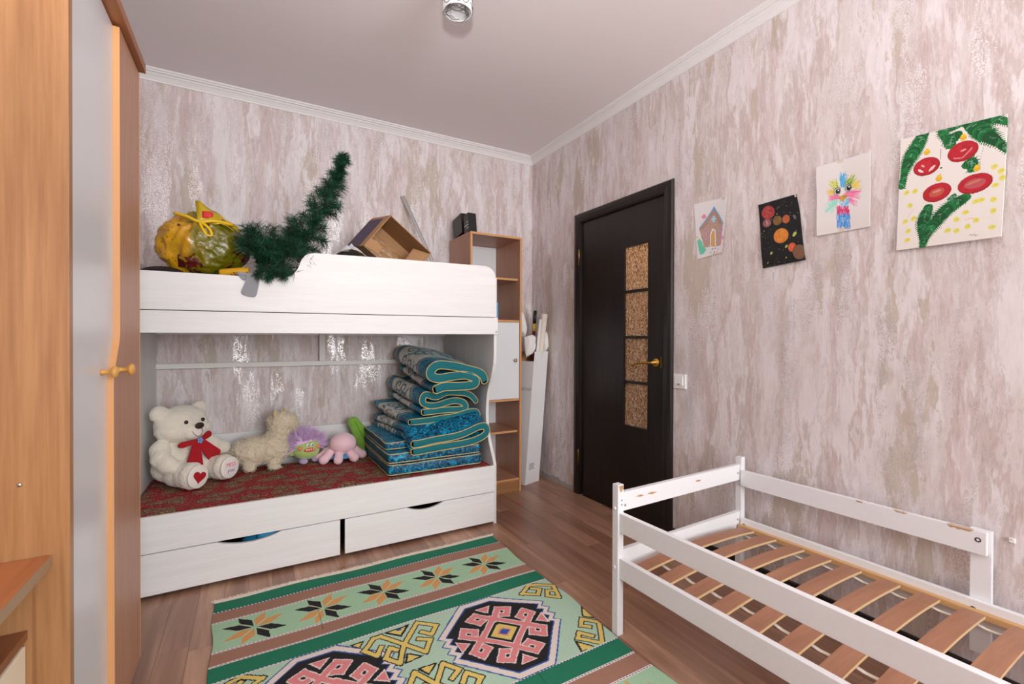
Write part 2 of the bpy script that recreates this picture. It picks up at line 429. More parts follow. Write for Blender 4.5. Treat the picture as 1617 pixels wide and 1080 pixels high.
# ------------------------------------------------------------------ raster canvas for woven and painted sheets
class Canvas:
    """cells of a woven or painted sheet; x to the right, y up, in metres"""
    def __init__(s, x0, x1, y0, y1, step, col):
        s.nx = max(2, int(round((x1-x0)/step))); s.ny = max(2, int(round((y1-y0)/step)))
        s.x0, s.x1, s.y0, s.y1 = x0, x1, y0, y1
        xs = x0+(np.arange(s.nx)+.5)*(x1-x0)/s.nx; ys = y0+(np.arange(s.ny)+.5)*(y1-y0)/s.ny
        s.X, s.Y = np.meshgrid(xs, ys)
        s.C = np.empty((s.ny, s.nx, 3)); s.C[:] = lin(*col)[:3]
    def mask_poly(s, P):
        P = np.array(P, float); m = np.zeros(s.X.shape, bool)
        bx0, by0 = P.min(0); bx1, by1 = P.max(0)
        box = (s.X >= bx0) & (s.X <= bx1) & (s.Y >= by0) & (s.Y <= by1)
        if not box.any(): return m
        x, y = s.X[box], s.Y[box]; r = np.zeros(x.shape, bool)
        n = len(P)
        for i in range(n):
            xa, ya = P[i]; xb, yb = P[(i+1) % n]
            if ya == yb: continue
            c = ((ya > y) != (yb > y)) & (x < (xb-xa)*(y-ya)/(yb-ya)+xa)
            r ^= c
        m[box] = r; return m
    def mask_stroke(s, P, wd, square=False):
        P = np.array(P, float); m = np.zeros(s.X.shape, bool)
        for (xa, ya), (xb, yb) in zip(P[:-1], P[1:]):
            bx = (s.X > min(xa, xb)-wd) & (s.X < max(xa, xb)+wd) & (s.Y > min(ya, yb)-wd) & (s.Y < max(ya, yb)+wd)
            if not bx.any(): continue
            x, y = s.X[bx], s.Y[bx]; dx, dy = xb-xa, yb-ya; L = dx*dx+dy*dy+1e-12
            q = math.sqrt(L)
            if square:
                al = ((x-xa)*dx+(y-ya)*dy)/q; ac = abs((x-xa)*dy-(y-ya)*dx)/q
                m[bx] |= (ac < wd/2) & (al > -wd/2) & (al < q+wd/2)
            else:
                t = np.clip(((x-xa)*dx+(y-ya)*dy)/L, 0, 1); m[bx] |= np.hypot(x-xa-t*dx, y-ya-t*dy) < wd/2
        return m
    def mask_ell(s, c, rx, ry, ang=0):
        dx, dy = s.X-c[0], s.Y-c[1]; ca, sa = math.cos(ang), math.sin(ang)
        return ((dx*ca+dy*sa)/rx)**2+((-dx*sa+dy*ca)/ry)**2 < 1
    def put(s, m, col, a=1.0):
        c = np.array(lin(*col)[:3]); s.C[m] = s.C[m]*(1-a)+c*a
    def poly(s, P, col, a=1.0): s.put(s.mask_poly(P), col, a)
    def stroke(s, P, wd, col, a=1.0): s.put(s.mask_stroke(P, wd), col, a)
    def ell(s, c, rx, ry, col, ang=0, a=1.0): s.put(s.mask_ell(c, rx, ry, ang), col, a)
    def build(s, name, place, mat, parent=None, thick=None, smooth=True):
        gx = np.linspace(s.x0, s.x1, s.nx+1); gy = np.linspace(s.y0, s.y1, s.ny+1)
        GX, GY = np.meshgrid(gx, gy)
        V = place(GX.ravel(), GY.ravel())
        i = np.arange((s.nx+1)*(s.ny+1)).reshape(s.ny+1, s.nx+1)
        Q = np.stack([i[:-1, :-1], i[:-1, 1:], i[1:, 1:], i[1:, :-1]], -1).reshape(-1, 4)
        me = bpy.data.meshes.new(name)
        me.vertices.add(len(V)); me.vertices.foreach_set('co', V.ravel())
        me.loops.add(Q.size); me.loops.foreach_set('vertex_index', Q.ravel().astype(np.int32))
        me.polygons.add(len(Q)); me.polygons.foreach_set('loop_start', (np.arange(len(Q))*4).astype(np.int32))
        me.update(calc_edges=True); me.validate()
        ca = me.color_attributes.new('Col', 'FLOAT_COLOR', 'CORNER')
        c = np.repeat(np.concatenate([s.C.reshape(-1, 3), np.ones((len(Q), 1))], 1), 4, 0)
        ca.data.foreach_set('color', c.ravel())
        o = wrap(name, me, mat, parent, smooth)
        if thick:
            md = o.modifiers.new('thickness', 'SOLIDIFY'); md.thickness = thick; md.offset = -1
        return o

# ================================================================== ROOM
floor = tag(box('floor', XL-.1, XR+.1, YR-.1, YB+.1, -.06, -.008, dark_inside, None, 0), kind='structure')
floor['label'] = 'brown wood laminate floor of narrow planks'
def planks():
    pw, gap = .0955, .0006
    cache = {}
    x = XL; row = 0
    while x < XR:
        x1 = min(x+pw, XR); y = YR-random.uniform(.1, 1.1)
        while y < YB:
            L = random.choice([.62, .78, .95, 1.1]); ya, yb = max(y, YR), min(y+L, YB)
            if yb-ya > .03:
                key = (round(x1-x, 3), round(yb-ya, 3))
                if key not in cache:
                    o = box('plank', 0, x1-x-gap, 0, yb-ya-gap, -.008, 0, laminate, floor, .0006)
                    cache[key] = o.data
                else:
                    o = bpy.data.objects.new('plank', cache[key]); COL.objects.link(o); o.parent = floor
                o.location = (x, ya, 0)
            y += L
        x += pw; row += 1
planks()
tag(box('ceiling', XL-.1, XR+.1, YR-.1, YB+.1, ZC, ZC+.1, ceil_mat, None, 0), 'pale mauve white painted ceiling', kind='structure')
tag(box('wall_back', XL-.1, XR+.1, YB, YB+.1, -.06, ZC, wallpaper, None, 0), 'streaky pink and beige wallpaper with silver glitter behind bunk bed', kind='structure')
tag(box('wall_left', XL-.1, XL, YR-.1, YB, -.06, ZC, wallpaper, None, 0), kind='structure')
DY0, DY1, DZ = 1.895, 2.70, 2.01
wall_right = tag(boxes('wall_right', [(XR, XR+.1, YR-.1, DY0, -.06, ZC), (XR, XR+.1, DY1, YB, -.06, ZC), (XR, XR+.1, DY0, DY1, DZ, ZC)], wallpaper), 'streaky pink and beige wallpapered wall with door and drawings', kind='structure')
tag(boxes('wall_rear', [(XL, WX0, YR-.1, YR, -.06, ZC), (WX1, XR, YR-.1, YR, -.06, ZC), (WX0, WX1, YR-.1, YR, -.06, WZ0), (WX0, WX1, YR-.1, YR, WZ1, ZC)], wallpaper), kind='structure')
win = tag(boxes('window_1', [(WX0, WX0+.05, YR-.08, YR-.02, WZ0, WZ1), (WX1-.05, WX1, YR-.08, YR-.02, WZ0, WZ1), (WX0, WX1, YR-.08, YR-.02, WZ0, WZ0+.05), (WX0, WX1, YR-.08, YR-.02, WZ1-.05, WZ1), ((WX0+WX1)/2-.035, (WX0+WX1)/2+.035, YR-.08, YR-.02, WZ0, WZ1)], white_plastic), kind='structure')
# crown mouldings
prof = [(0, 2.640), (.006, 2.640), (.008, 2.645), (.006, 2.649), (.010, 2.653), (.015, 2.660), (.022, 2.668), (.030, 2.674), (.031, 2.678), (.036, 2.680), (.044, 2.683), (.045, 2.688), (.050, 2.690), (.055, 2.694), (.056, 2.70), (0, 2.70)]
def crown(name, ends):
    V = []; Fc = []; n = len(prof)
    for e in ends: V += [e(d, z) for d, z in prof]
    for i in range(n): Fc.append((i, (i+1) % n, n+(i+1) % n, n+i))
    Fc += [tuple(range(n)), tuple(range(2*n-1, n-1, -1))]
    bm = bmesh.new(); vs = [bm.verts.new(v) for v in V]
    for f in Fc: bm.faces.new([vs[i] for i in f])
    return tag(bm_done(name, bm, crown_mat), 'white stepped ceiling cornice', kind='structure')
crown('trim_1', [lambda d, z: (XL, YB-d, z), lambda d, z: (XR-d, YB-d, z)])
crown('trim_2', [lambda d, z: (XR-d, YB-d, z), lambda d, z: (XR-d, YR, z)])
crown('trim_3', [lambda d, z: (XL+d, YR, z), lambda d, z: (XL+d, YB, z)])
tag(box('baseboard_right', XR-.016, XR, YR, 1.834, 0, .06, black_wood), 'black baseboard running from door casing', kind='structure')
# bare plaster where the wallpaper ends above the floor
plaster = plain('bare_plaster', (176, 170, 164), .9, .8, 60, .35)
pp = [(2.77, 0)]+[(3.37, 0)]+[(3.37-.6*k/26, .040+.030*noise.noise(Vector((k*.9, 3.3, 0)))+random.uniform(-.008, .010)) for k in range(27)]
prism('plaster_patch', pp, 'X', XR-.004, XR-.0005, plaster, wall_right)

# ---- door
door = emp('door_1', 'black wenge door with four rippled amber glass panes', None, (XR, 2.3, 0)); door['kind'] = 'structure'
GY0, GY1, GZ0, GZ1 = 2.035, 2.262, .579, 1.748
bm = bmesh.new()
X0, X1 = XR+.006, XR+.044
for b in [(X0, X1, DY0+.012, GY0, .008, 1.998), (X0, X1, GY1, DY1-.012, .008, 1.998), (X0, X1, GY0, GY1, .008, GZ0), (X0, X1, GY0, GY1, GZ1, 1.998)]: bm_box(bm, *b)
bm_done('leaf', bm, black_wood, door)
for nm, y0, y1 in (('jamb', DY0, DY0+.010), ('jamb', DY1-.010, DY1)): box(nm, XR, XR+.1, y0, y1, 0, 2.0, black_wood, door)
box('head_jamb', XR, XR+.1, DY0, DY1, 2.0, DZ, black_wood, door)
def casing_profile(flip):  # (offset from inner edge, protrusion)
    return [(0, 0), (0, .010), (.012, .016), (.040, .021), (.062, .018), (.070, .010), (.070, 0)]
cp = casing_profile(0)
def casing(name, path):
    V = []; Fc = []; n = len(cp)
    for e in path: V += [e(o, p) for o, p in cp]
    for i in range(n): Fc.append((i, (i+1) % n, n+(i+1) % n, n+i))
    Fc += [tuple(range(n)), tuple(range(2*n-1, n-1, -1))]
    bm = bmesh.new(); vs = [bm.verts.new(v) for v in V]
    for f in Fc: bm.faces.new([vs[i] for i in f])
    return bm_done(name, bm, black_wood, door)
yi0, yi1, zi = 1.908, 2.692, 1.997
casing('casing', [lambda o, p: (XR-p, yi1+o, 0), lambda o, p: (XR-p, yi1+o, zi+o)])
casing('casing', [lambda o, p: (XR-p, yi0-o, 0), lambda o, p: (XR-p, yi0-o, zi+o)])
casing('casing', [lambda o, p: (XR-p, yi1+o, zi+o), lambda o, p: (XR-p, yi0-o, zi+o)])
gl = NT('rippled_glass')
vv = gl.n('ShaderNodeTexVoronoi'); vv.inputs['Scale'].default_value = 1; gl.l(gl.pos((60, 75, 60)), vv.inputs['Vector'])
gf = gl.noise(gl.pos((60, 95, 60)), 1, 4, .6, 1.5)
gl.set(Base_Color=gl.ramp(gf, [(.36, lin(140, 98, 64)), (.48, lin(206, 164, 124)), (.60, lin(255, 240, 214))]), Roughness=.16, Transmission_Weight=.55, IOR=1.45)  # pale stops paint the sparkle of light on the ripples into the colour
gl.bump(gl.math('ADD', vv.outputs['Distance'], gf), 1.0, .012); gl = gl.m
zs = [GZ0, .868, 1.157, 1.452, GZ1]; mt = .009
for i in range(4):
    a = GZ0 if i == 0 else zs[i]+mt; b = GZ1 if i == 3 else zs[i+1]-mt
    box('pane', XR+.020, XR+.025, GY0, GY1, a, b, gl, door, 0)
for z in zs[1:4]: box('glazing_bar', XR+.008, XR+.036, GY0, GY1, z-mt, z+mt, black_wood, door, .002)
for nm, b in (('glazing_bead', (GY0, GY0+.008, GZ0, GZ1)), ('glazing_bead', (GY1-.012, GY1, GZ0, GZ1)), ('glazing_bead', (GY0, GY1, GZ0, GZ0+.008)), ('glazing_bead', (GY0, GY1, GZ1-.008, GZ1))):
    box(nm, XR+.004, XR+.020, *b, black_wood, door, .002)
hd = lathe('handle_rose', [(.027, 0), (.027, .004), (.022, .008), (.011, .010), (.009, .04), (0, .04)], brass, door, (X0, 1.975, 1.004), (-1, 0, 0)); hd['label'] = 'brass round handle rose'
lv = tube('lever', catmull([(X0-.038, 1.970, 1.004), (X0-.044, 1.985, 1.003), (X0-.046, 2.03, 1.001), (X0-.046, 2.09, .994), (X0-.043, 2.135, .984), (X0-.038, 2.158, .982)], 5), .0075, brass, hd); lv['label'] = 'brass lever handle'
box('strike_plate', XR-.012, XR-.0105, 1.915, 1.925, .975, 1.04, old_brass, door, 0)
for z in (1.745, .272): lathe('hinge', [(0, 0), (.006, 0), (.006, .11), (.004, .116), (0, .118)], old_brass, door, (XR-.014, 2.703, z-.058), (0, 0, 1), 10)
# the hallway behind the glass panes
hall = tag(boxes('wall_hall', [(XR+.9, XR+1.0, 1.2, 3.4, -.06, 2.6), (XR+.1, XR+1.0, 1.1, 1.2, -.06, 2.6), (XR+.1, XR+1.0, 3.4, 3.5, -.06, 2.6), (XR+.1, XR+1.0, 1.1, 3.5, 2.6, 2.7), (XR+.1, XR+1.0, 1.1, 3.5, -.12, -.06)], plain('hall_cream', (232, 214, 190), .8)), kind='structure')
pl_ = bpy.data.lights.new('hall_lamp', 'POINT'); pl_.energy = 60; pl_.color = (1, .88, .72); pl_.shadow_soft_size = .12
po = bpy.data.objects.new('hall_lamp', pl_); COL.objects.link(po); po.location = (XR+.45, 2.25, 2.3)

# ---- switch and wall hook
sw = emp('light_switch', 'white square light switch beside the black door', 'light switch', (XR, 1.79, .906))
box('plate', XR-.009, XR, 1.748, 1.832, .866, .947, white_plastic, sw, .003)
rk = box('rocker', XR-.014, XR-.008, 1.765, 1.820, .885, .935, white_plastic, sw, .002)
box('mark', XR-.0146, XR-.0139, 1.783, 1.800, .888, .893, plain('dark_mark', (70, 74, 90), .5), rk, 0)
hk = emp('cable_clip', 'tiny white cable clip on wallpaper right of white bed rail', 'clip', (XR, .482, .506))
box('clip_body', XR-.008, XR, .475, .489, .499, .513, white_plastic, hk, .0015); tube('nail', [(XR-.012, .482, .510), (XR, .482, .510)], .0015, chrome, hk)

# ================================================================== WARDROBE (left)
wd = emp('wardrobe', 'tall beech wardrobe with wavy beech and white doors at left edge', 'wardrobe', (-.6, 1.6, 0))
box('carcass', XL+.004, -.366, 1.224, 1.972, 0, 2.04, beech_z, wd)
sp_ = box('side_panel', XL+.004, -.308, 1.20, 1.222, 0, 2.075, beech_z, wd, .001)
lathe('screw_cap', [(0, 0), (.004, 0), (.003, .0015), (0, .002)], chrome, sp_, (-.378, 1.1995, .867), (0, -1, 0), 12)
wdoor = box('door', -.3645, -.345, 1.226, 1.80, .06, 2.035, grey_white, wd, .001); wdoor['label'] = 'white glossy door with knob'
# beech overlay door with wavy edge
edge = [(1.71, 2.035), (1.71, 1.22)]+[(1.71-.072*(.5-.5*math.cos(math.pi*k/12)), 1.17-.16*k/12) for k in range(13)]+[(1.638, .9), (1.640, .06)]
bdoor = prism('door', [(1.974, .06), (1.974, 2.035)]+edge, 'X', -.3445, -.330, alder, wd, 0); bdoor['label'] = 'beech door with wavy edge and knob'
V = []; Fc = []
for i, (y, z) in enumerate(edge):
    V += [(-.3449, y-.0006, z), (-.3296, y-.0006, z)]
    if i: Fc.append((2*i-2, 2*i-1, 2*i+1, 2*i))
mesh('edge_strip', V, Fc, edge_band, bdoor, True)
box('edge_strip', -.346, -.3292, 1.974, 1.977, .06, 2.035, edge_band, bdoor, 0)
def knob(pos, parent):
    return lathe('knob', [(.0085, 0), (.0075, .004), (.0062, .010), (.0066, .018), (.012, .022), (.0165, .027), (.0165, .031), (.011, .036), (0, .038)], plain('knob_wood', (206, 152, 78), .25) if 'knob_wood' not in MATS else MATS['knob_wood'], parent, pos, (1, 0, 0), 20)
knob((-.345, 1.583, 1.052), wdoor); knob((-.330, 1.690, 1.052), bdoor)
capm = mat_wood('cap_wood', (140, 86, 54), (166, 106, 68), 'Y', .4)
box('cornice', XL+.004, -.313, 1.20, 1.985, 2.043, 2.072, capm, wd, .002)
box('plinth', XL+.004, -.36, 1.224, 1.972, 0, .058, beech_y, wd, 0)
# ---- desk beside it
dk = emp('desk', 'beech desk corner with white fronted drawer unit at lower left', 'desk', (-.6, .7, 0))
box('desktop', XL+.004, -.334, -.15, 1.197, .705, .727, mat_wood('desk_wood', (156, 92, 54), (178, 112, 70), 'Y', .35), dk, .002)
box('desktop_edge', -.3338, -.3330, -.15, 1.197, .705, .7265, plain('worn_edge', (160, 132, 100), .5), dk, 0)
box('side_support', XL+.004, -.356, 1.180, 1.197, 0, .704, beech_z, dk, .001)
box('drawer_unit_top', XL+.004, -.361, .55, 1.178, .585, .601, mat_wood('dark_shelf', (120, 72, 44), (140, 88, 56), 'Y', .4), dk, .001)
box('drawer_unit_body', XL+.004, -.374, .55, 1.178, 0.02, .584, beech_z, dk, 0)
df = box('drawer_front', -.3735, -.362, .555, 1.172, .03, .576, plain('cream_front', (226, 214, 188), .4), dk, .002)
knob((-.362, .86, .45), df)

# ================================================================== BUNK BED
BX0, BX1, BY0, BY1 = -.503, 1.322, 2.524, 3.368
bunk = emp('bunk_bed', 'white grained bunk bed with two drawers', 'bunk bed', (.41, 2.95, 0))
box('end_panel', BX0, BX0+.018, BY0+.004, BY1, 0, 1.52, white_wood_z, bunk)
def edge_curve():
    pts = [(BY0, 1.165), (BY0+.002, 1.03)]
    pts += [(p[0], p[1]) for p in catmull([(BY0+.006, .99), (BY0+.04, .90), (BY0+.088, .81), (BY0+.108, .70), (BY0+.100, .58), (BY0+.06, .48), (BY0+.015, .40), (BY0, .365)], 5)]
    return pts
ep = [(BY1, 0), (BY1, 1.52), (BY0, 1.52)]+edge_curve()+[(BY0-.002, .33), (BY0-.002, 0)]
e_ = prism('end_panel', ep, 'X', BX1-.019, BX1, white_wood_z, bunk)
# upper guard rail with step
tp = [(BX0, 1.267), (BX0, 1.436), (.10, 1.436)]
tp += [tuple(p) for p in catmull([(.14, 1.440), (.175, 1.456), (.200, 1.490), (.218, 1.535), (.240, 1.562), (.275, 1.574)], 5)]
tp += [(.60, 1.580), (1.235, 1.586)]+[(1.235+.072*math.sin(a), 1.514+.072*math.cos(a)) for a in (R(18), R(36), R(54), R(72))]+[(BX1-.012, 1.500), (BX1-.012, 1.277)]
prism('guard_rail', tp, 'Y', BY0-.016, BY0, white_wood, bunk, .0015)
prism('upper_rail', [(BX0, 1.165), (BX0, 1.2635), (BX1, 1.2735), (BX1, 1.172)], 'Y', BY0-.016, BY0, white_wood, bunk, .0012)
box('back_guard', BX0+.018, BX1-.019, BY1-.020, BY1-.004, 1.165, 1.40, white_wood, bunk)
box('upper_base', BX0+.018, BX1-.019, BY0, BY1-.021, 1.18, 1.20, white_wood, bunk)
box('lower_rail', BX0+.018, BX1-.019, BY0-.014, BY0+.003, .203, .363, white_wood, bunk)
box('lower_base', BX0+.018, BX1-.019, BY0+.004, BY1-.021, .235, .253, white_wood, bunk)
box('back_board', BX0+.018, BX1-.019, BY1-.020, BY1-.004, .20, .552, white_wood, bunk)
rail_m = plain('rail_white', (226, 224, 218), .45)
box('back_bar', BX0+.019, BX1-.020, 3.330, 3.350, .962, .992, rail_m, bunk)
box('bar_post', .398, .434, 3.336, 3.352, .993, 1.179, rail_m, bunk)
lathe('screw', [(0, 0), (.006, 0), (.005, .001), (0, .0015)], chrome, bunk, (1.309, BY0-.0165, 1.187), (0, -1, 0), 12)
def drawer(x0, x1, nx0, nx1):
    n = 16
    top = [(x0, .199)]+[(nx0+(nx1-nx0)*k/n, .199-.026*math.sin(math.pi*k/n)**.8*(1.0 if True else 0)) for k in range(n+1)]+[(x1, .199)]
    d = prism('drawer', [(x1, .018), (x0, .018)]+top, 'Y', BY0-.013, BY0+.003, white_wood, bunk, .001)
    boxes('drawer_box', [(x0+.02, x1-.02, BY0+.02, 3.2, .03, .045), (x0+.02, x0+.035, BY0+.004, 3.2, .03, .17), (x1-.035, x1-.02, BY0+.004, 3.2, .03, .17)], dark_inside, d)
    return d
drawer(BX0+.02, .400, -.142, .126); drawer(.424, BX1-.021, .755, .970)
bc = emp('blue_cloth', 'blue cloth peeking through left drawer handle slot', 'cloth', (.07, 2.56, .15))
ellipsoid('fold', (.075, 2.555, .176), (.055, .018, .022), plain('blue_fabric', (30, 140, 190), .6, .3, 60), bc)
ellipsoid('fold', (.045, 2.60, .15), (.09, .05, .03), MATS['blue_fabric'], bc)

# mattresses
def soft_slab(name, x0, x1, y0, y1, z0, z1, mat, r=.03, amp=.004, step=.03, label=None, cat=None):
    bm = bmesh.new(); bm_box(bm, x0, x1, y0, y1, z0, z1)
    bmesh.ops.bevel(bm, geom=list(bm.edges), offset=r, segments=4, affect='EDGES', profile=.5)
    nx = int((x1-x0)/step)
    for k in range(1, nx): bmesh.ops.bisect_plane(bm, geom=bm.verts[:]+bm.edges[:]+bm.faces[:], plane_co=(x0+(x1-x0)*k/nx, 0, 0), plane_no=(1, 0, 0))
    ny = int((y1-y0)/step)
    for k in range(1, ny): bmesh.ops.bisect_plane(bm, geom=bm.verts[:]+bm.edges[:]+bm.faces[:], plane_co=(0, y0+(y1-y0)*k/ny, 0), plane_no=(0, 1, 0))
    for v in bm.verts:
        if v.co.z > z0+.5*(z1-z0): v.co.z += amp*noise.noise(v.co*7)+amp*.6*noise.noise(v.co*19)
    o = bm_done(name, bm, mat, None, True)
    return tag(o, label, cat)
soft_slab('mattress', BX0+.022, BX1-.024, BY0+.010, 3.20, .254, .360, paisley, .016, .004, .03, 'thin mattress with red paisley cover on lower bunk', 'mattress')
dark_cover = NT('dark_print'); _n = dark_cover.noise(dark_cover.pos(), 40, 3); dark_cover.set(Base_Color=dark_cover.ramp(_n, [(.6, lin(18, 16, 24)), (.66, lin(120, 20, 40)), (.72, lin(20, 18, 26))]), Roughness=.8); dark_cover = dark_cover.m
um = soft_slab('mattress', BX0+.022, BX1-.024, BY0+.012, BY1-.024, 1.201, 1.385, dark_cover, .03, .003, .06, 'dark printed mattress on the upper bunk', 'mattress')

# ================================================================== BOOKCASE
KX0, KX1, KY0, KY1, KH = 1.344, 1.766, 2.969, 3.362, 1.905
bk = emp('bookcase', 'narrow beech bookcase with white door between bunk and corner', 'bookcase', (1.555, 3.16, 0))
box('side_panel', KX0, KX0+.016, KY0, KY1, 0, KH-.017, alder, bk, .0008)
box('side_panel', KX1-.016, KX1, KY0, KY1, 0, KH-.017, alder, bk, .0008)
for x in (KX0, KX1-.016): box('edge_strip', x+.0005, x+.0155, KY0-.0015, KY0, 0, KH-.017, edge_band, bk, 0)
box('top_board', KX0, KX1, KY0, KY1, KH-.016, KH, mat_wood('alder_level', (170, 122, 96), (188, 140, 112), 'X', .42), bk, .0008)
box('edge_strip', KX0, KX1, KY0-.0015, KY0, KH-.0155, KH-.0005, edge_band, bk, 0)
box('back_panel', KX0+.017, KX1-.017, KY1-.008, KY1-.002, .08, KH-.018, white_lam, bk, 0)
al = MATS['alder_level']
def shelf(z, inset, x1=KX1-.017):
    s_ = box('shelf', KX0+.017, x1, KY0+inset, KY1-.010, z-.008, z+.008, al, bk, .0006)
    box('shelf_edge', KX0+.018, x1-.001, KY0+inset-.0015, KY0+inset, z-.0075, z+.0075, edge_band, s_, 0)
shelf(1.590, .03); shelf(1.276, .003); shelf(.690, .003); shelf(.448, .03); shelf(.095, .003)
box('plinth', KX0+.017, KX1-.017, KY0+.004, KY0+.018, 0, .086, beech_x, bk, 0)
kd = box('door', KX0+.020, KX1-.019, KY0+.002, KY0+.018, .700, 1.266, white_lam, bk, .001)
lathe('knob', [(.006, 0), (.005, .010), (.012, .014), (.013, .020), (.008, .024), (0, .025)], plain('antique_knob', (176, 160, 130), .3, Metallic=.8), kd, (1.707, KY0+.002, .985), (0, -1, 0), 18)
# things on and in it
def book_block(name, x0, x1, y0, y1, h, lean, mat, label, marks=0):
    o = emp(name, label, 'box', ((x0+x1)/2, (y0+y1)/2, KH))
    b = box('case', x0, x1, y0, y1, KH+.0005, KH+h, mat, o, .002)
    for k in range(marks): box('print_line', x0-.0004, x0+.0001, y0+.008, y1-.008 if k % 2 else y0+.03, KH+.030+k*.022, KH+.036+k*.022, white_plastic, o, 0)
    M = Matrix.Translation((0, y1, KH)) @ Matrix.Rotation(lean, 4, 'X') @ Matrix.Translation((0, -y1, -KH))
    for c in o.children: c.data.transform(M)
    return o
book_block('storage_case', 1.352, 1.43, 3.135, 3.30, .150, R(-9), black_plastic, 'larger plain black case standing on top of bookcase')
book_block('storage_case', 1.356, 1.42, 3.02, 3.10, .140, R(-9), black_plastic, 'smaller black case with white print on top of bookcase', 3)
bb = emp('blue_box', 'light blue box with eye mark on bookcase shelf', 'box', (1.55, 3.10, 1.285))
bm_ = box('body', 1.45, 1.605, 3.04, 3.16, 1.2955, 1.415, plain('sky_blue', (96, 170, 212), .6), bb, .002)
lathe('eye_mark', [(0, 0), (.014, 0), (.014, .0008), (0, .001)], white_plastic, bm_, (1.578, 3.0399, 1.355), (0, -1, 0), 18)
lathe('pupil', [(0, .001), (.008, .001), (.008, .0016), (0, .0018)], black_plastic, bm_, (1.578, 3.0399, 1.355), (0, -1, 0), 14)
rb = box('red_book', 1.40, 1.63, 3.02, 3.19, 1.2845, 1.2950, plain('red_cover', (170, 40, 40), .5), None, .001); tag(rb, 'thin red book lying under the light blue box', 'book')

# ================================================================== TALL CARTON IN CORNER
ct = emp('carton', 'tall white carton leaning in corner beside the bookcase', 'box', (1.93, 3.15, 0))
B = [Vector((1.854, 3.058, 0)), Vector((2.018, 3.112, 0)), Vector((1.972, 3.256, 0)), Vector((1.808, 3.202, 0))]
lean = Vector((.078, -.012, 0))
def carton_wall(name, i, j, h, mat_o, mat_i, fold=0):
    cen = sum(B, Vector())/4
    def T(v, z): return v+lean*(z/1.045)+Vector((0, 0, z))
    n = 2; V = []
    inn = lambda v: v+(cen-v)*.035
    a, b = B[i], B[j]
    V = [T(a, .001), T(b, .001), T(b, h), T(a, h)]; W = [T(inn(a), .001), T(inn(b), .001), T(inn(b), h), T(inn(a), h)]
    vs = V+W
    me = bpy.data.meshes.new(name); me.from_pydata([tuple(v) for v in vs], [], [(0, 1, 2, 3), (7, 6, 5, 4), (3, 2, 6, 7), (0, 3, 7, 4), (1, 5, 6, 2), (0, 4, 5, 1)])
    o = wrap(name, me, [mat_o, mat_i], ct); me.polygons[1].material_index = 1; me.polygons[2].material_index = 1
    return o
cw = plain('carton_white', (238, 237, 238), .55, .05, 20)
carton_wall('front_side', 0, 1, 1.045, cw, cardboard); carton_wall('right_side', 1, 2, 1.045, cw, cardboard)
carton_wall('rear_side', 2, 3, 1.045, cw, cardboard); carton_wall('left_side', 3, 0, .968, cw, cardboard)
mesh('bottom_flap', [v+Vector((0, 0, .02))*1 for v in B], [(0, 1, 2, 3)], cardboard, ct)
ink = plain('grey_ink', (120, 124, 130), .6)
fx = (B[1]-B[0]).normalized(); zx = (lean/1.045+Vector((0, 0, 1))).normalized(); nx_ = fx.cross(zx).normalized()
def frame_m(o, x, z, off=.0012):
    n = x.cross(z).normalized()
    return Matrix.Translation(o+n*off) @ Matrix((x, z, n)).transposed().to_4x4()
lx = (B[0]-B[3]).normalized()
text_mesh('lettering', 'GROUP', .034, ink, frame_m(B[3]+(B[0]-B[3])*.55+lean*.735+Vector((0, 0, .745)), lx, zx), ct)
for k in range(4):
    z = .115+k*.013
    V = [];
    for s_, h_ in ((.20, 0), (.58-.05*(k % 2), 0), (.58-.05*(k % 2), .006), (.20, .006)):
        V.append(B[0]+(B[1]-B[0])*s_+lean*((z+h_)/1.045)+Vector((0, 0, z+h_))+nx_*.0008)
    mesh('fine_print', V, [(0, 1, 2, 3)], ink, ct)
def crumple(name, c, r, seed, label, mat):
    V, Fc = ICO3; P = []
    rs = np.random.RandomState(seed); dirs = rs.normal(size=(26, 3)); dirs /= np.linalg.norm(dirs, axis=1)[:, None]; off = rs.uniform(.62, 1.0, 26)
    for v in V:
        d = dirs@v; k = np.min(np.where(d > .05, off/np.maximum(d, .05), 9)); P.append(v*min(k, 1.25))
    return tag(mesh(name, np.array(P)*np.array(r)+np.array(c), Fc, mat, None, False), label, 'paper')
crumple('crumpled_paper', (1.872, 3.135, 1.255), (.045, .05, .095), 3, 'crumpled white paper sticking up at left of tall carton', paper_white)
crumple('crumpled_paper', (1.925, 3.105, 1.100), (.062, .05, .110), 5, 'large crumpled white paper wad at the carton opening', paper_white)
crumple('crumpled_paper', (2.075, 3.13, 1.110), (.036, .045, .095), 9, 'white paper sheet at the right of the paper roll', paper_white)
def roll(name, a, b, r, mat, label, t=.004):
    a, b = Vector(a), Vector(b); ax = b-a
    o = lathe(name, [(r-t, 0), (r, 0), (r, ax.length), (r-t, ax.length), (r-t, ax.length-.1), (0, ax.length-.1)], mat, None, a, ax, 24); tag(o, label, 'paper roll'); return o
cream_paper = plain('cream_paper', (232, 222, 208), .75)
roll('paper_roll', (1.955, 3.12, .45), (2.052, 3.09, 1.345), .026, cream_paper, 'thick cream paper roll standing in the tall carton')
roll('paper_roll', (1.915, 3.085, .45), (1.998, 3.065, 1.30), .012, paper_white, 'thin white paper roll beside the thick cream roll')
um_ = emp('banded_stick', 'black yellow and red banded stick standing in the carton', 'stick', (1.94, 3.16, .4))
a_, b_ = Vector((1.94, 3.16, .45)), Vector((2.012, 3.165, 1.375))
def seg(t0, t1, r, mat, nm):
    p, q = a_.lerp(b_, t0), a_.lerp(b_, t1); return lathe(nm, [(0, 0), (r, 0), (r, (q-p).length), (0, (q-p).length)], mat, um_, p, q-p, 14)
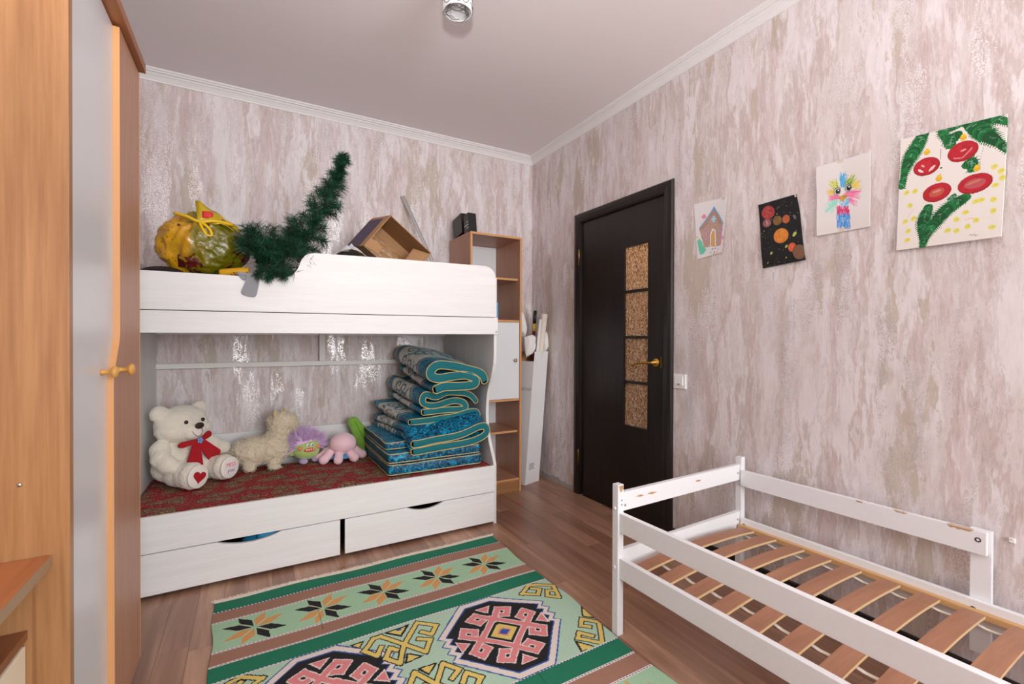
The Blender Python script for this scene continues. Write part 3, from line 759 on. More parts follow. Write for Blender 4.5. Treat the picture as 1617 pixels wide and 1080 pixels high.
seg(0, .82, .013, plain('stick_red', (120, 30, 36), .4), 'red_section'); seg(.82, .885, .0135, plain('stick_yellow', (222, 186, 30), .4), 'yellow_band'); seg(.885, 1, .014, black_plastic, 'black_grip')

# ================================================================== WHITE SLATTED BED (right)
bed = emp('bed_frame', 'white painted child bed frame with bare curved beech slats', 'bed', (1.221, 1.357, 0), R(2.1))
def bbox_(nm, x0, x1, y0, y1, z0, z1, mat=bed_white, bev=.0025, parent=None):
    o = box(nm, x0, x1, y0, y1, z0, z1, mat, parent or bed, bev, True); return o
BL = -1.45
p0 = bbox_('post', 0, .030, -.030, 0, 0, .583); p1 = bbox_('post', .803, .833, -.030, 0, 0, .583)
bbox_('post', 0, .030, BL, BL+.03, 0, .47); bbox_('post', .803, .833, BL, BL+.03, 0, .47)
bbox_('rail_post', .8155, .833, -.870, -.818, .12, .526)
bbox_('side_rail', .008, .0295, -1.419, -.0305, .400, .474); bbox_('side_rail', .008, .0295, -1.419, -.0305, .222, .300)
hr = bbox_('head_rail', .0305, .8025, -.024, -.003, .476, .549); bbox_('head_rail', .0305, .8025, -.024, -.003, .250, .326)
fr = bbox_('back_rail', .795, .8145, -.862, -.0305, .450, .525); fl = bbox_('back_rail', .795, .8145, -1.419, -.0305, .222, .298)
bbox_('foot_rail', .0305, .8025, BL+.003, BL+.024, .250, .326)
bbox_('slat_support', .030, .052, -1.41, -.032, .252, .272, pine_raw, .001); bbox_('slat_support', .773, .7945, -1.41, -.032, .252, .272, pine_raw, .001)
# one curved slat, then copies
def make_slat():
    n = 12; V = []; Fc = []; mi = []
    x0, x1, wd_, t = .038, .742, .054, .009
    for k in range(n+1):
        u = k/n; x = x0+(x1-x0)*u; z = .2725+.017*(1-(2*u-1)**2)
        V += [(x, -wd_/2, z), (x, wd_/2, z), (x, wd_/2, z+t), (x, -wd_/2, z+t)]
    for k in range(n):
        a, b = 4*k, 4*k+4
        Fc += [(a, b, b+1, a+1), (a+1, b+1, b+2, a+2), (a+2, b+2, b+3, a+3), (a+3, b+3, b, a)]; mi += [0, 1, 0, 1]
    Fc += [(0, 1, 2, 3), (4*n+3, 4*n+2, 4*n+1, 4*n)]; mi += [1, 1]
    me = bpy.data.meshes.new('slat'); me.from_pydata(V, [], Fc); me.update(); me.materials.append(slat_top); me.materials.append(slat_edge)
    me.polygons.foreach_set('material_index', mi); return me
sm = make_slat()
for k in range(13):
    o = bpy.data.objects.new('slat', sm); COL.objects.link(o); o.parent = bed; o.location = (0, -.098-.1065*k, 0)
    o.rotation_euler = (0, 0, R(random.uniform(-.6, .6)))
for x in (.150, .690):
    pts = []
    for k in range(51):
        y = -.06-.0266*k; ph = ((-y-.098)/.1065) % 1
        zt = .2725+.017*(1-(2*(x-.04)/.712-1)**2)-.003
        pts.append((x+.004*math.sin(k*.5), y, zt-.010*math.sin(math.pi*ph)))
    V = []; Fc = []
    for i, p in enumerate(pts):
        V += [(p[0]-.007, p[1], p[2]), (p[0]+.007, p[1], p[2]), (p[0]+.007, p[1], p[2]-.0015), (p[0]-.007, p[1], p[2]-.0015)]
        if i:
            a, b = 4*i-4, 4*i
            for q in range(4): Fc.append((a+q, b+q, b+(q+1) % 4, a+(q+1) % 4))
    o = mesh('slat_strap', V, Fc, tape_white, bed, True, True)
def bolt(c, ax, r=.006, mat=None, parent=None):
    return lathe('bolt', [(r, -.002), (r, .0006), (r*.55, .0006), (r*.5, -.0005), (0, -.0005)], mat or plain('bolt_hole', (60, 54, 50), .4) if 'bolt_hole' not in MATS or mat else MATS['bolt_hole'], parent or bed, c, ax, 14, True, True)
for c in ((.7949, -.842, .497), (.7949, -.832, .268), (.7949, -.05, .268)): bolt(c, (-1, 0, 0), .008)
for c in ((.045, -.0242, .497), (.785, -.0242, .51), (.785, -.0242, .29)): bolt(c, (0, -1, 0), .0045)
for c in ((.020, -.0304, .522), (.020, -.0304, .505)): bolt(c, (0, -1, 0), .003)
for z in (.490, .262): lathe('bolt_cap', [(.007, 0), (.007, .002), (.004, .0035), (0, .004)], bed_white, bed, (0, -.013, z), (-1, 0, 0), 14, True, True)
chip = plain('bare_wood_chip', (186, 146, 104), .7, .2, 80, .15)
def chips(parent, items, f):
    for pts in items:
        V = [f(u, v) for u, v in pts]; n = len(V)
        mesh('paint_chip', V, [tuple(range(n))], chip, parent, False, True)
rag = lambda y0, y1, d, n=7: [(y0+(y1-y0)*k/n, 0) for k in range(n+1)]+[(y1-(y1-y0)*k/n, d*random.uniform(.5, 1.0)) for k in range(1, n)]
chips(fr, [rag(-.765, -.832, .010), rag(-.62, -.66, .006), rag(-.50, -.525, .006)], lambda u, v: (.7946, u, .5235-v))
chips(fr, [rag(-.765, -.835, .012), rag(-.615, -.66, .006)], lambda u, v: (.796+v, u, .5254))
chips(hr, [[(.10, .005), (.13, .001), (.15, .003), (.13, .007)], [(.165, .004), (.20, 0), (.225, .003), (.19, .007)], [(.47, .004), (.50, .002), (.51, .006), (.48, .008)]], lambda u, v: (u, -.0243, .513+v*1.6))
chips(p0, [[(.018, 0), (.028, 0), (.028, .018), (.02, .012)]], lambda u, v: (u, -.0303, .579-v))
chips(p1, [[(.004, 0), (.024, 0), (.022, .022), (.012, .026)]], lambda u, v: (u, -.0303, .579-v))

# ================================================================== RUG
RGA = R(.9)
def rug():
    G, BR, LG, WH, BL_, BK, PK, YE, OR = (24, 118, 88), (160, 118, 98), (166, 204, 168), (226, 214, 204), (40, 86, 160), (24, 20, 24), (222, 134, 136), (222, 198, 110), (216, 158, 96)
    LG2 = (176, 206, 182)
    x0, x1, y0, y1 = -.672, .668, -.7875, .7875
    cv = Canvas(x0, x1, y0, y1, .0034, LG2)
    rect = lambda a, b, col: cv.poly([(x0, a), (x1, a), (x1, b), (x0, b)], col)
    def stripes(sg):
        for a, b, col in ((.7875, .706, G), (.706, .622, BR), (.622, .415, LG), (.415, .336, BR), (.336, .2475, G)):
            rect(sg*max(a, b) if sg < 0 else min(a, b), sg*min(a, b) if sg < 0 else max(a, b), col)
        for yb in (.706, .622, .415, .336, .2475):
            m = abs(cv.Y-sg*yb) < .0042; cv.put(m, WH)
            cv.put(m & (np.floor(cv.X/.0068).astype(int) % 2 == 0) & (abs(cv.Y-sg*yb) < .0021), BL_)
        for k in range(5):
            cx, cy = -.533+.2545*k, sg*.5185
            for sx, sy, col in ((1, 1, OR), (-1, -1, OR), (-1, 1, BK), (1, -1, BK)):
                for P in ([(.007, .003), (.050, .045), (.108, .048), (.056, .003)], [(.003, .007), (.045, .050), (.048, .098), (.003, .056)]):
                    cv.poly([(cx+sx*a, cy+sy*b) for a, b in P], col)
                cv.stroke([(cx+sx*.014, cy+sy*.014), (cx+sx*.045, cy+sy*.046)], .0045, (216, 206, 160), .7)
    stripes(1); stripes(-1)
    c45 = math.sqrt(.5)
    def medal(cx, cy):
        def octa(g):
            t, s_, zz = .248-g, .243-g, .025
            P = [(-.082+g*.42, t), (.068-g*.42, t)]
            P += [(s_, .096-g*.2), (s_-zz, .071-g*.2), (s_, .049), (s_-zz, .023), (s_, .0), (s_-zz, -.024), (s_, -.046+g*.2)]
            P += [(.075-g*.42, -t), (-.075+g*.42, -t), (-s_, -.060+g*.2)]
            P += [(-s_+zz, -.036), (-s_, -.012), (-s_+zz, .010), (-s_, .034), (-s_+zz, .058), (-s_, .082-g*.2)]
            return [(cx+a, cy+b) for a, b in P]
        cv.poly(octa(0), BL_); cv.poly(octa(.006), WH); cv.poly(octa(.030), BL_); cv.poly(octa(.036), BK)
        def uv(u, v, k):
            for _ in range(k): u, v = -v, u
            return (cx+(u-v)*c45, cy+(u+v)*c45)
        hooks = [[(.0, .066), (.148, .074), (.158, .034), (.112, .028), (.106, .046)], [(.0, -.066), (.148, -.074), (.158, -.034), (.112, -.028), (.106, -.046)]]
        for wdt, col in ((.030, WH), (.0215, PK)):
            for k in range(4):
                for h in hooks: cv.put(cv.mask_stroke([uv(a*.97, b*.97, k) for a, b in h], wdt, True), col)
        for k in range(4):
            for gr, col in ((1.35, WH), (1.0, PK)):
                T = [(-.027, .186), (.027, .186), (0, .150)]; m0 = np.mean(T, 0); q = []
                for t in T:
                    u, v = m0+(np.array(t)-m0)*gr
                    for _ in range(k): u, v = -v, u
                    q.append((cx+u, cy+v))
                cv.poly(q, col)
        for r_, col in ((.056, WH), (.051, BK), (.040, YE), (.020, PK), (.014, BL_)):
            cv.poly([uv(a*r_, b*r_, 0) for a, b in ((1, 1), (-1, 1), (-1, -1), (1, -1))], col)
    medal(-.337, 0); medal(.303, 0)
    MID = [[(-.117, .212), (-.052, .124), (.003, .045), (.041, .1), (.005, .125)], [(.029, .158), (.056, .127), (.091, .17), (.03, .222), (-.052, .124), (-.095, .036), (-.131, .085), (-.103, .13), (-.085, .109)],
           [(-.117, .212), (-.142, .212), (-.189, .161), (-.154, .114), (-.13, .151)]]
    MT = [[(-.084, .219), (-.049, .182), (-.016, .221)], [(-.056, .063), (-.023, .033), (-.072, .028)], [(-.220, .214), (-.184, .214), (-.201, .190)]]
    RU = [[(.502, .19), (.564, .234), (.598, .223), (.661, .177), (.70, .15)], [(.661, .177), (.62, .085), (.585, .12), (.612, .156), (.636, .141)], [(.503, .193), (.557, .150), (.590, .183), (.566, .206)]]
    RL = [[(.70, -.10), (.668, -.137), (.62, -.086), (.592, -.118), (.615, -.140)], [(.668, -.137), (.596, -.24), (.533, -.172), (.558, -.148), (.589, -.188)]]
    RT = [[(.666, -.030), (.640, -.073), (.668, -.100)], [(.517, -.190), (.555, -.243), (.505, -.235)]]
    fld = abs(cv.Y) < .241
    def motif(lines, tris, fx=1, fy=1, ox=0):
        tr = lambda L: [(fx*(p+ox), fy*q) for p, q in L]
        for wdt, col in ((.026, BK), (.0165, YE)):
            for a in lines: cv.put(cv.mask_stroke(tr(a), wdt, True) & fld, col)
        for T in tris:
            T = tr(T); m0 = np.mean(T, 0)
            for gr, col in ((1.55, BK), (1, YE)): cv.put(cv.mask_poly([tuple(m0+(np.array(t)-m0)*gr) for t in T]) & fld, col)
    motif(MID, MT); motif(MID, MT, 1, -1, .03); motif(RU, []); motif(RL, RT); motif(RU, [], -1, 1, .01); motif(RL, RT, -1, 1, .01)
    cv.ell((-.045, .215), .010, .006, BL_)
    # yarn tone variation
    rs = np.random.RandomState(4); cv.C *= (1+.10*(rs.rand(*cv.X.shape)-.5))[..., None]
    cv.C *= (1+.05*np.sin(cv.Y*700))[..., None]
    ca, sa = math.cos(RGA), math.sin(RGA); O = (.5475, 1.5525)
    def place(x, y):
        wob = .006*np.sin(y*9+1)+.003*np.sin(y*23)
        xx = x*(1+.004*np.sin(y*5))+wob*np.sign(x)*(abs(x) > .3)
        z = .0068+.0014*np.sin(x*11+y*6)+.0010*np.sin(x*4-y*17)+.004*np.exp(-((y-.79)/.03)**2)*(np.sin(x*13)+1)*.5
        return np.stack([O[0]+xx*ca-y*sa, O[1]+xx*sa+y*ca, z], 1)
    rt = emp('rug', 'green woven kilim rug with pink hooked medallions on floor', 'rug', (O[0], O[1], 0))
    cv.build('woven_field', place, rug_mat, rt, .004)
    # fringe
    V = []; Fc = []
    for k in range(2600):
        x = random.uniform(x0, x1); b = place(np.array([x]), np.array([y1-.003]))[0]
        d = Vector((random.uniform(-.7, .7), random.uniform(.35, 1), 0)).normalized(); l = random.uniform(.018, .045)
        s_ = Vector((-d.y, d.x, 0))*.0013; p = Vector(b)+Vector((0, 0, .0005)); i = len(V)
        q = p+d*l*.6+Vector((random.uniform(-.003, .003), 0, random.uniform(-.002, .003))); e = p+d*l; e.z = random.uniform(.003, .010); q.z = max(q.z, .006)
        V += [p-s_, p+s_, q+s_, q-s_, e]; Fc += [(i, i+1, i+2, i+3), (i+3, i+2, i+4)]
    o = mesh('fringe', V, Fc, plain('fringe_yarn', (242, 228, 210), .9), rt); o['kind'] = 'stuff'
rug()
pk = lathe('bead', [(0, .001), (.006, .003), (.008, .007), (.006, .011), (0, .013)], plain('pink_bead', (214, 70, 130), .3), None, (1.618, 2.744, 0), (0, 0, 1), 14); tag(pk, 'small pink bead on floor near bookcase', 'bead')

# ================================================================== CEILING LAMP
lamp = emp('ceiling_lamp', 'small round glass ceiling lamp wrapped in thin wire', 'lamp', (.735, 1.757, ZC))
LX, LY = .735, 1.757
lathe('ceiling_plate', [(0, 0), (.058, 0), (.058, -.014), (.050, -.020), (0, -.020)], chrome, lamp, (LX, LY, ZC), (0, 0, 1), 32)
glass = NT('clear_frosted'); glass.set(Base_Color=(.97, .97, .98, 1), Roughness=.35, Transmission_Weight=.22, IOR=1.25); glass = glass.m
lathe('glass_shade', [(.052, -.020), (.0605, -.028), (.0605, -.215), (.056, -.220), (.053, -.218), (.057, -.212), (.057, -.03), (.050, -.022)], glass, lamp, (LX, LY, ZC), (0, 0, 1), 40)
lathe('bulb', [(0, -.018), (.016, -.02), (.018, -.09), (.032, -.125), (.038, -.16), (.028, -.190), (0, -.203)], white_plastic, lamp, (LX, LY, ZC), (0, 0, 1), 24)
wire_m = plain('grey_wire', (96, 90, 98), .35, Metallic=.7)
random.seed(21)
for k in range(7):
    pts = []; a0 = random.uniform(0, 6.28); n = 10
    for i in range(n):
        a = a0+i*.55*(1 if k % 2 else -1); r = .0625 if k < 4 else random.uniform(.03, .060)
        z = ZC-.03-.185*abs(math.sin(i*.7+k)) if k < 4 else ZC-.2215
        pts.append((LX+r*math.cos(a), LY+r*math.sin(a), z))
    tube('wire', [tuple(p) for p in catmull(pts, 4)], .0012, wire_m, lamp, 6)

# ================================================================== DRAWINGS ON THE RIGHT WALL
def homog(src, dst):
    A = []
    for (x, y), (u, v) in zip(src, dst):
        A.append([x, y, 1, 0, 0, 0, -u*x, -u*y, -u]); A.append([0, 0, 0, x, y, 1, -v*x, -v*y, -v])
    H = np.linalg.svd(np.array(A, float))[2][-1].reshape(3, 3)
    def f(x, y):
        p = H@np.array([x, y, 1.0]); return (p[0]/p[2], p[1]/p[2])
    return f
def sheet(name, label, quad_px, quad_wall, W_, H_, base, draw, curl, step=.0018):
    """quad order: top-left, top-right, bottom-right, bottom-left; wall quad in (y, z)"""
    f = homog(quad_px, [(0, H_), (W_, H_), (W_, 0), (0, 0)])
    cv = Canvas(0, W_, 0, H_, step, base)
    draw(cv, f)
    rs = np.random.RandomState(2); cv.C *= (1+.03*(rs.rand(*cv.X.shape)-.5))[..., None]
    (a, b, c, d) = [np.array(q, float) for q in quad_wall]
    def place(x, y):
        u = (x/W_)[:, None]; v = (y/H_)[:, None]
        P = (d*(1-u)+c*u)*(1-v)+(a*(1-u)+b*u)*v
        off = curl(u[:, 0], v[:, 0])
        return np.stack([XR-.0016-off, P[:, 0], P[:, 1]], 1)
    root = emp(name, label, 'drawing', (XR, float((a[0]+c[0])/2), float(d[1])))
    cv.build('sheet', place, painted, root, .0006)
    return root, place
def tape(root, place, W_, H_, u, v, wu=.02, hv=.012):
    tm = MATS.get('clear_tape') or plain('clear_tape', (214, 200, 180), .25)
    P = place(np.array([u*W_-wu/2, u*W_+wu/2, u*W_+wu/2, u*W_-wu/2]), np.array([v*H_-hv/2]*2+[v*H_+hv/2]*2))
    P[:, 0] -= .0006
    mesh('tape', P, [(0, 1, 2, 3)], tm, root)
A4 = (.205, .297)
# 1: gingerbread house
def d1(cv, f):
    q = lambda L: [f(x, y) for x, y in L]
    cv.poly(q([(105, 820), (205, 690), (265, 780), (250, 915), (140, 930)]), (190, 158, 146))
    cv.poly(q([(105, 820), (205, 670), (265, 780), (235, 790), (205, 720), (125, 835)]), (176, 142, 132))
    rs = random.Random(3)
    for k in range(90):
        x, y = rs.uniform(115, 255), rs.uniform(740, 920)
        cv.stroke(q([(x, y), (x+rs.uniform(-14, 14), y+rs.uniform(-8, 8))]), .0022, rs.choice([(158, 116, 104), (206, 178, 166), (180, 140, 126)]), .8)
    for L in ([(108, 815), (160, 745), (205, 665), (240, 730), (266, 785)],): cv.stroke(q(L), .006, (112, 176, 214)); 
    cv.stroke(q([(205, 665), (210, 690)]), .008, (84, 160, 214))
    cv.poly(q([(118, 735), (140, 712), (158, 738), (136, 752)]), (232, 142, 168))
    cv.ell(f(203, 752), .014, .018, (146, 196, 222)); cv.stroke(q([(203, 728), (203, 776)]), .002, (240, 240, 240)); cv.stroke(q([(182, 754), (224, 748)]), .002, (240, 240, 240))
    cv.poly(q([(178, 925), (180, 850), (195, 815), (215, 825), (220, 915)]), (236, 234, 238)); cv.poly(q([(184, 922), (186, 855), (197, 828), (211, 832), (214, 915)]), (216, 172, 110))
    for x, y in ((150, 850), (155, 880), (240, 830), (245, 855)): cv.ell(f(x, y), .009, .008, (200, 150, 196), .3, .9)
    cv.stroke(q([(262, 860), (250, 910)]), .004, (226, 110, 130)); cv.stroke(q([(262, 860), (268, 880)]), .004, (226, 110, 130))
    cv.poly(q([(90, 895), (108, 880), (130, 905), (125, 915), (155, 940), (135, 965), (110, 970), (100, 935)]), (112, 206, 176)); cv.ell(f(92, 872), .005, .005, (226, 190, 70))
    for x, y, c in ((185, 955, (90, 190, 220)), (196, 935, (90, 140, 210)), (210, 950, (220, 80, 90)), (228, 950, (236, 190, 90)), (215, 930, (230, 120, 110)), (235, 935, (180, 200, 230)), (205, 962, (120, 190, 130))): cv.ell(f(x, y), .005, .0045, c)
r1 = sheet('drawing', 'small pencil drawing of gingerbread house with green tree', [(65, 632), (290, 585), (262, 950), (90, 995)], [(1.705, 1.886), (1.496, 1.870), (1.519, 1.591), (1.680, 1.580)], *A4, (232, 228, 228), d1, lambda u, v: .010*(u**3)+.006*(1-v)**2*u)
tape(*r1, *A4, .9, .985)
# 2: planets on black
def d2(cv, f):
    rs = random.Random(5)
    for k in range(60): cv.ell((rs.uniform(0, .205), rs.uniform(0, .297)), rs.uniform(.005, .02), rs.uniform(.004, .012), rs.choice([(20, 18, 22), (34, 32, 38), (14, 12, 14)]), rs.uniform(0, 3), .5)
    def planet(x, y, rx, ry, cols):
        c = f(x, y); cv.ell(c, rx*1.06, ry*1.06, tuple(int(v*.5) for v in cols[0])); cv.ell(c, rx, ry, cols[0])
        for k in range(30):
            a, r_ = rs.uniform(0, 6.28), rs.uniform(0, .75)
            cv.ell((c[0]+rx*r_*math.cos(a), c[1]+ry*r_*math.sin(a)), rx*.22, ry*.14, rs.choice(cols), rs.uniform(0, 3), .6)
    planet(556, 683, .034, .030, [(170, 62, 60), (196, 92, 84), (140, 40, 46)]); planet(617, 732, .022, .021, [(126, 92, 54), (150, 110, 60), (96, 66, 44)])
    planet(674, 722, .018, .0185, [(184, 98, 60), (160, 78, 50)]); planet(548, 748, .022, .019, [(150, 90, 90), (60, 70, 140), (210, 180, 170), (170, 50, 60)])
    planet(645, 830, .036, .033, [(214, 130, 50), (226, 148, 70), (196, 108, 40)]); planet(722, 909, .0185, .020, [(214, 92, 50), (226, 116, 70)]); planet(768, 942, .028, .032, [(122, 92, 70), (150, 80, 60), (90, 104, 80)])
    for x, y, a in ((735, 820, .012), (683, 902, .008), (582, 948, .008), (682, 980, .004), (558, 1015, .004), (615, 692, .003), (530, 800, .003), (560, 880, .002), (570, 910, .002)): cv.ell(f(x, y), a, a*.6, (176, 190, 90), .8)
    for k in range(70): cv.ell((rs.uniform(.005, .2), rs.uniform(.005, .29)), .0012, .0012, rs.choice([(150, 160, 90), (180, 180, 180), (110, 110, 110)]))
    cv.ell(f(730, 708), .006, .012, (120, 116, 130), .5, .7); cv.ell(f(622, 652), .012, .004, (90, 90, 100), .3, .5)
r2 = sheet('drawing', 'black sheet painted with orange and red planets', [(492, 640), (748, 570), (812, 1000), (522, 1053)], [(1.333, 1.787), (1.152, 1.789), (1.109, 1.491), (1.308, 1.482)], *A4, (22, 20, 22), d2, lambda u, v: .004+.012*np.maximum(0, v-.75)*u*3+.010*(1-v)*u+.003*np.sin(v*6))
tape(*r2, *A4, .97, .98, .008, .012)
# 3: fluffy bird
def d3(cv, f):
    rs = random.Random(8)
    def tuft(base, ang0, ang1, l0, l1, cols, n, spread=8):
        for k in range(n):
            a = R(rs.uniform(ang0, ang1)); l = rs.uniform(l0, l1); bx, by = base[0]+rs.uniform(-spread, spread), base[1]+rs.uniform(-spread, spread)
            s0 = rs.uniform(0, .3)*l
            cv.stroke([f(bx+math.cos(a)*s0, by-math.sin(a)*s0), f(bx+math.cos(a)*l, by-math.sin(a)*l)], .0020, rs.choice(cols), .8)
    tuft((1045, 520), 70, 105, 20, 95, [(90, 186, 230), (60, 150, 214), (130, 206, 236)], 90, 12)
    tuft((1075, 510), 35, 70, 20, 80, [(110, 180, 70), (80, 160, 90), (214, 204, 70)], 70, 14); tuft((1010, 530), 100, 160, 15, 60, [(214, 206, 90), (110, 190, 100), (232, 222, 120)], 80, 14)
    tuft((1110, 520), 0, 60, 20, 60, [(222, 196, 80), (236, 214, 120)], 80, 18); tuft((990, 560), 150, 230, 10, 55, [(226, 206, 110), (214, 186, 90)], 60, 14)
    tuft((1060, 570), -20, 20, 20, 105, [(232, 112, 160), (226, 90, 146), (240, 150, 180)], 90, 12); tuft((1030, 590), 165, 205, 20, 85, [(236, 130, 170), (230, 104, 150)], 70, 10)
    tuft((1010, 610), 200, 250, 30, 110, [(140, 214, 196), (160, 224, 206)], 55, 10); tuft((1090, 600), -60, -15, 10, 60, [(236, 130, 180), (226, 100, 160)], 40, 10)
    for k in range(230):
        x = rs.uniform(1010, 1095); y = rs.uniform(690, 775); cv.stroke([f(x, y), f(x+rs.uniform(-5, 5), y+rs.uniform(10, 28))], .0024, rs.choice([(60, 140, 220), (90, 170, 226), (44, 110, 200)]), .8)
    for k in range(150):
        x = rs.uniform(1012, 1090); y = rs.uniform(645, 690); cv.stroke([f(x, y), f(x+rs.uniform(-6, 6), y+rs.uniform(10, 22))], .0026, rs.choice([(206, 50, 110), (186, 40, 100), (226, 100, 150)]), .85)
    for k in range(80):
        x = rs.uniform(1025, 1085); y = rs.uniform(590, 640); cv.stroke([f(x, y), f(x+rs.uniform(-4, 4), y+rs.uniform(8, 18))], .0024, rs.choice([(90, 180, 230), (130, 200, 236)]), .8)
    for (x, y) in ((1010, 552), (1082, 530)):
        c = f(x, y); cv.ell(c, .0135, .0155, (40, 36, 40)); cv.ell(c, .0118, .0138, (196, 194, 190)); cv.ell((c[0]+.002, c[1]), .009, .0105, (30, 28, 32)); cv.ell((c[0]+.004, c[1]+.004), .003, .003, (240, 240, 240))
        for a in (60, 90, 120, 40, 140): cv.stroke([(c[0]+.013*math.cos(R(a)), c[1]+.015*math.sin(R(a))), (c[0]+.021*math.cos(R(a)), c[1]+.024*math.sin(R(a)))], .0012, (60, 56, 60))
    cv.poly([f(*p) for p in ((1015, 596), (1048, 572), (1085, 578), (1062, 600), (1048, 622))], (206, 156, 70)); cv.stroke([f(1020, 597), f(1080, 582)], .0016, (90, 60, 40))
r3 = sheet('drawing', 'coloured pencil drawing of fluffy rainbow bird on white paper', [(873, 393), (1232, 290), (1230, 780), (877, 845)], [(1.074, 1.883), (.874, 1.880), (.873, 1.587), (1.069, 1.587)], *A4, (226, 220, 218), d3, lambda u, v: .003+.004*np.abs(u-.5)*2+.002*np.sin(v*9))
tape(*r3, *A4, .46, .985); tape(*r3, *A4, .48, .03)
# 4: christmas baubles
A3 = (.285, .405)
def d4(cv, f):
    rs = random.Random(11)
    q = lambda L: [f(x, y) for x, y in L]
    GR = [(14, 96, 44), (22, 120, 58), (10, 76, 36), (40, 136, 80)]
    def twig(P, w0):
        C_ = [f(*p) for p in P]; C_ = [tuple(c) for c in catmull(C_, 10)]
        for i, c in enumerate(C_):
            t = i/(len(C_)-1); wv = 1.3*w0*(.55+.45*math.sin(math.pi*min(1, t+.18)))
            cv.ell(c, wv, wv, rs.choice(GR[:3]))
            for s_ in (-1, 1):
                j = min(i+1, len(C_)-1); dx, dy = C_[j][0]-C_[max(0, j-1)][0], C_[j][1]-C_[max(0, j-1)][1]; L = math.hypot(dx, dy)+1e-6; dx, dy = dx/L, dy/L
                e = (c[0]+(dx*.6-dy*s_)*wv*1.5, c[1]+(dy*.6+dx*s_)*wv*1.5)
                cv.poly([(c[0]-dx*wv*.4, c[1]-dy*wv*.4), (c[0]+dx*wv*.4, c[1]+dy*wv*.4), e], rs.choice(GR[:2]))
        for k in range(14):
            c = rs.choice(C_); cv.stroke([c, (c[0]+rs.uniform(-.012, .012), c[1]+rs.uniform(-.012, .012))], .0022, rs.choice([(150, 190, 170), (90, 160, 120)]), .6)
    for x, y in ((145, 628), (205, 617), (170, 715), (137, 825), (197, 803), (160, 888), (155, 950), (745, 452), (790, 480), (797, 527), (752, 577), (625, 688), (660, 678), (742, 676), (742, 752), (557, 762), (495, 810), (628, 815), (573, 858), (498, 886), (437, 885), (735, 863)):
        c = f(x, y); cv.ell(c, .0095, .0078, (226, 218, 110), rs.uniform(0, 2)); cv.ell((c[0]+.002, c[1]+.001), .005, .004, (214, 204, 84), 0, .7)
    twig([(265, 225), (205, 330), (145, 440), (110, 585)], .0155); twig([(500, 165), (400, 205), (440, 300)], .012); twig([(500, 230), (450, 270), (450, 310)], .013)
    twig([(560, 145), (690, 115), (830, 145)], .016); twig([(590, 170), (690, 230), (830, 330)], .017); twig([(560, 440), (600, 420), (590, 475)], .012)
    twig([(300, 730), (265, 840), (265, 990)], .0135); twig([(555, 660), (420, 750), (330, 860), (275, 960)], .0145); twig([(480, 645), (440, 690)], .006)
    def ball(x, y, rx, ry, ang, knobp):
        c = f(x, y); k = f(*knobp); cv.ell(k, .009, .010, (226, 180, 40)); cv.ell((k[0], k[1]+.007), .006, .006, (236, 196, 60))
        cv.ell(c, rx, ry, (150, 22, 34), ang); cv.ell((c[0]-.001, c[1]+.002), rx*.93, ry*.9, (186, 30, 44), ang)
        for _ in range(14): cv.ell((c[0]+rs.uniform(-.5, .5)*rx, c[1]+rs.uniform(-.5, .5)*ry), rx*.3, ry*.15, rs.choice([(172, 24, 38), (200, 44, 54), (160, 20, 34)]), rs.uniform(0, 2), .6)
        return c
    c = ball(285, 448, .038, .032, .1, (288, 350)); cv.ell((c[0]-.016, c[1]-.012), .010, .004, (236, 214, 214), -.7); cv.ell((c[0]+.016, c[1]-.010), .013, .004, (236, 200, 200), .8); cv.ell((c[0]-.010, c[1]+.004), .007, .003, (226, 170, 170), -.8)
    c = ball(535, 345, .040, .034, .25, (540, 250)); cv.stroke([(c[0]-.022, c[1]-.018), (c[0], c[1]-.022), (c[0]+.024, c[1]+.006)], .004, (220, 150, 160), .8); cv.ell((c[0]+.002, c[1]+.004), .008, .003, (226, 160, 160), .3)
    c = ball(358, 625, .040, .032, .2, (372, 530)); cv.ell(c, .022, .014, (196, 110, 80), .3, .6); cv.ell((c[0], c[1]+.004), .012, .004, (226, 150, 150), .2, .7)
    c = ball(618, 565, .044, .033, .15, (632, 462)); cv.ell(c, .027, .016, (186, 96, 100), .1, .7); cv.ell((c[0]-.004, c[1]+.005), .02, .004, (200, 140, 110), .3, .6)
    for L in ([(385, 230), (383, 505)], [(545, 205), (545, 245)], [(683, 290), (640, 435)]): cv.stroke(q(L), .0008, (150, 150, 160))
    for L in ([(585, 918), (600, 912), (606, 925), (620, 910), (628, 924), (645, 912)],): cv.stroke(q(L), .0012, (120, 116, 110))
    cv.stroke(q([(155, 800), (200, 735)]), .0014, (236, 150, 170), .7); cv.stroke(q([(555, 812), (610, 800)]), .0016, (236, 130, 150), .8); cv.stroke(q([(670, 800), (750, 798)]), .002, (226, 216, 180), .8); cv.ell(f(388, 457), .0035, .003, (20, 110, 60))
r4 = sheet('drawing', 'large painting of red baubles and green fir twigs', [(97, 265), (835, 90), (800, 928), (75, 1022)], [(.781, 1.891), (.499, 1.867), (.508, 1.476), (.789, 1.478)], *A3, (232, 226, 220), d4, lambda u, v: .004+.016*(1-v)**2*(.4+.6*u)+.006*u*v)

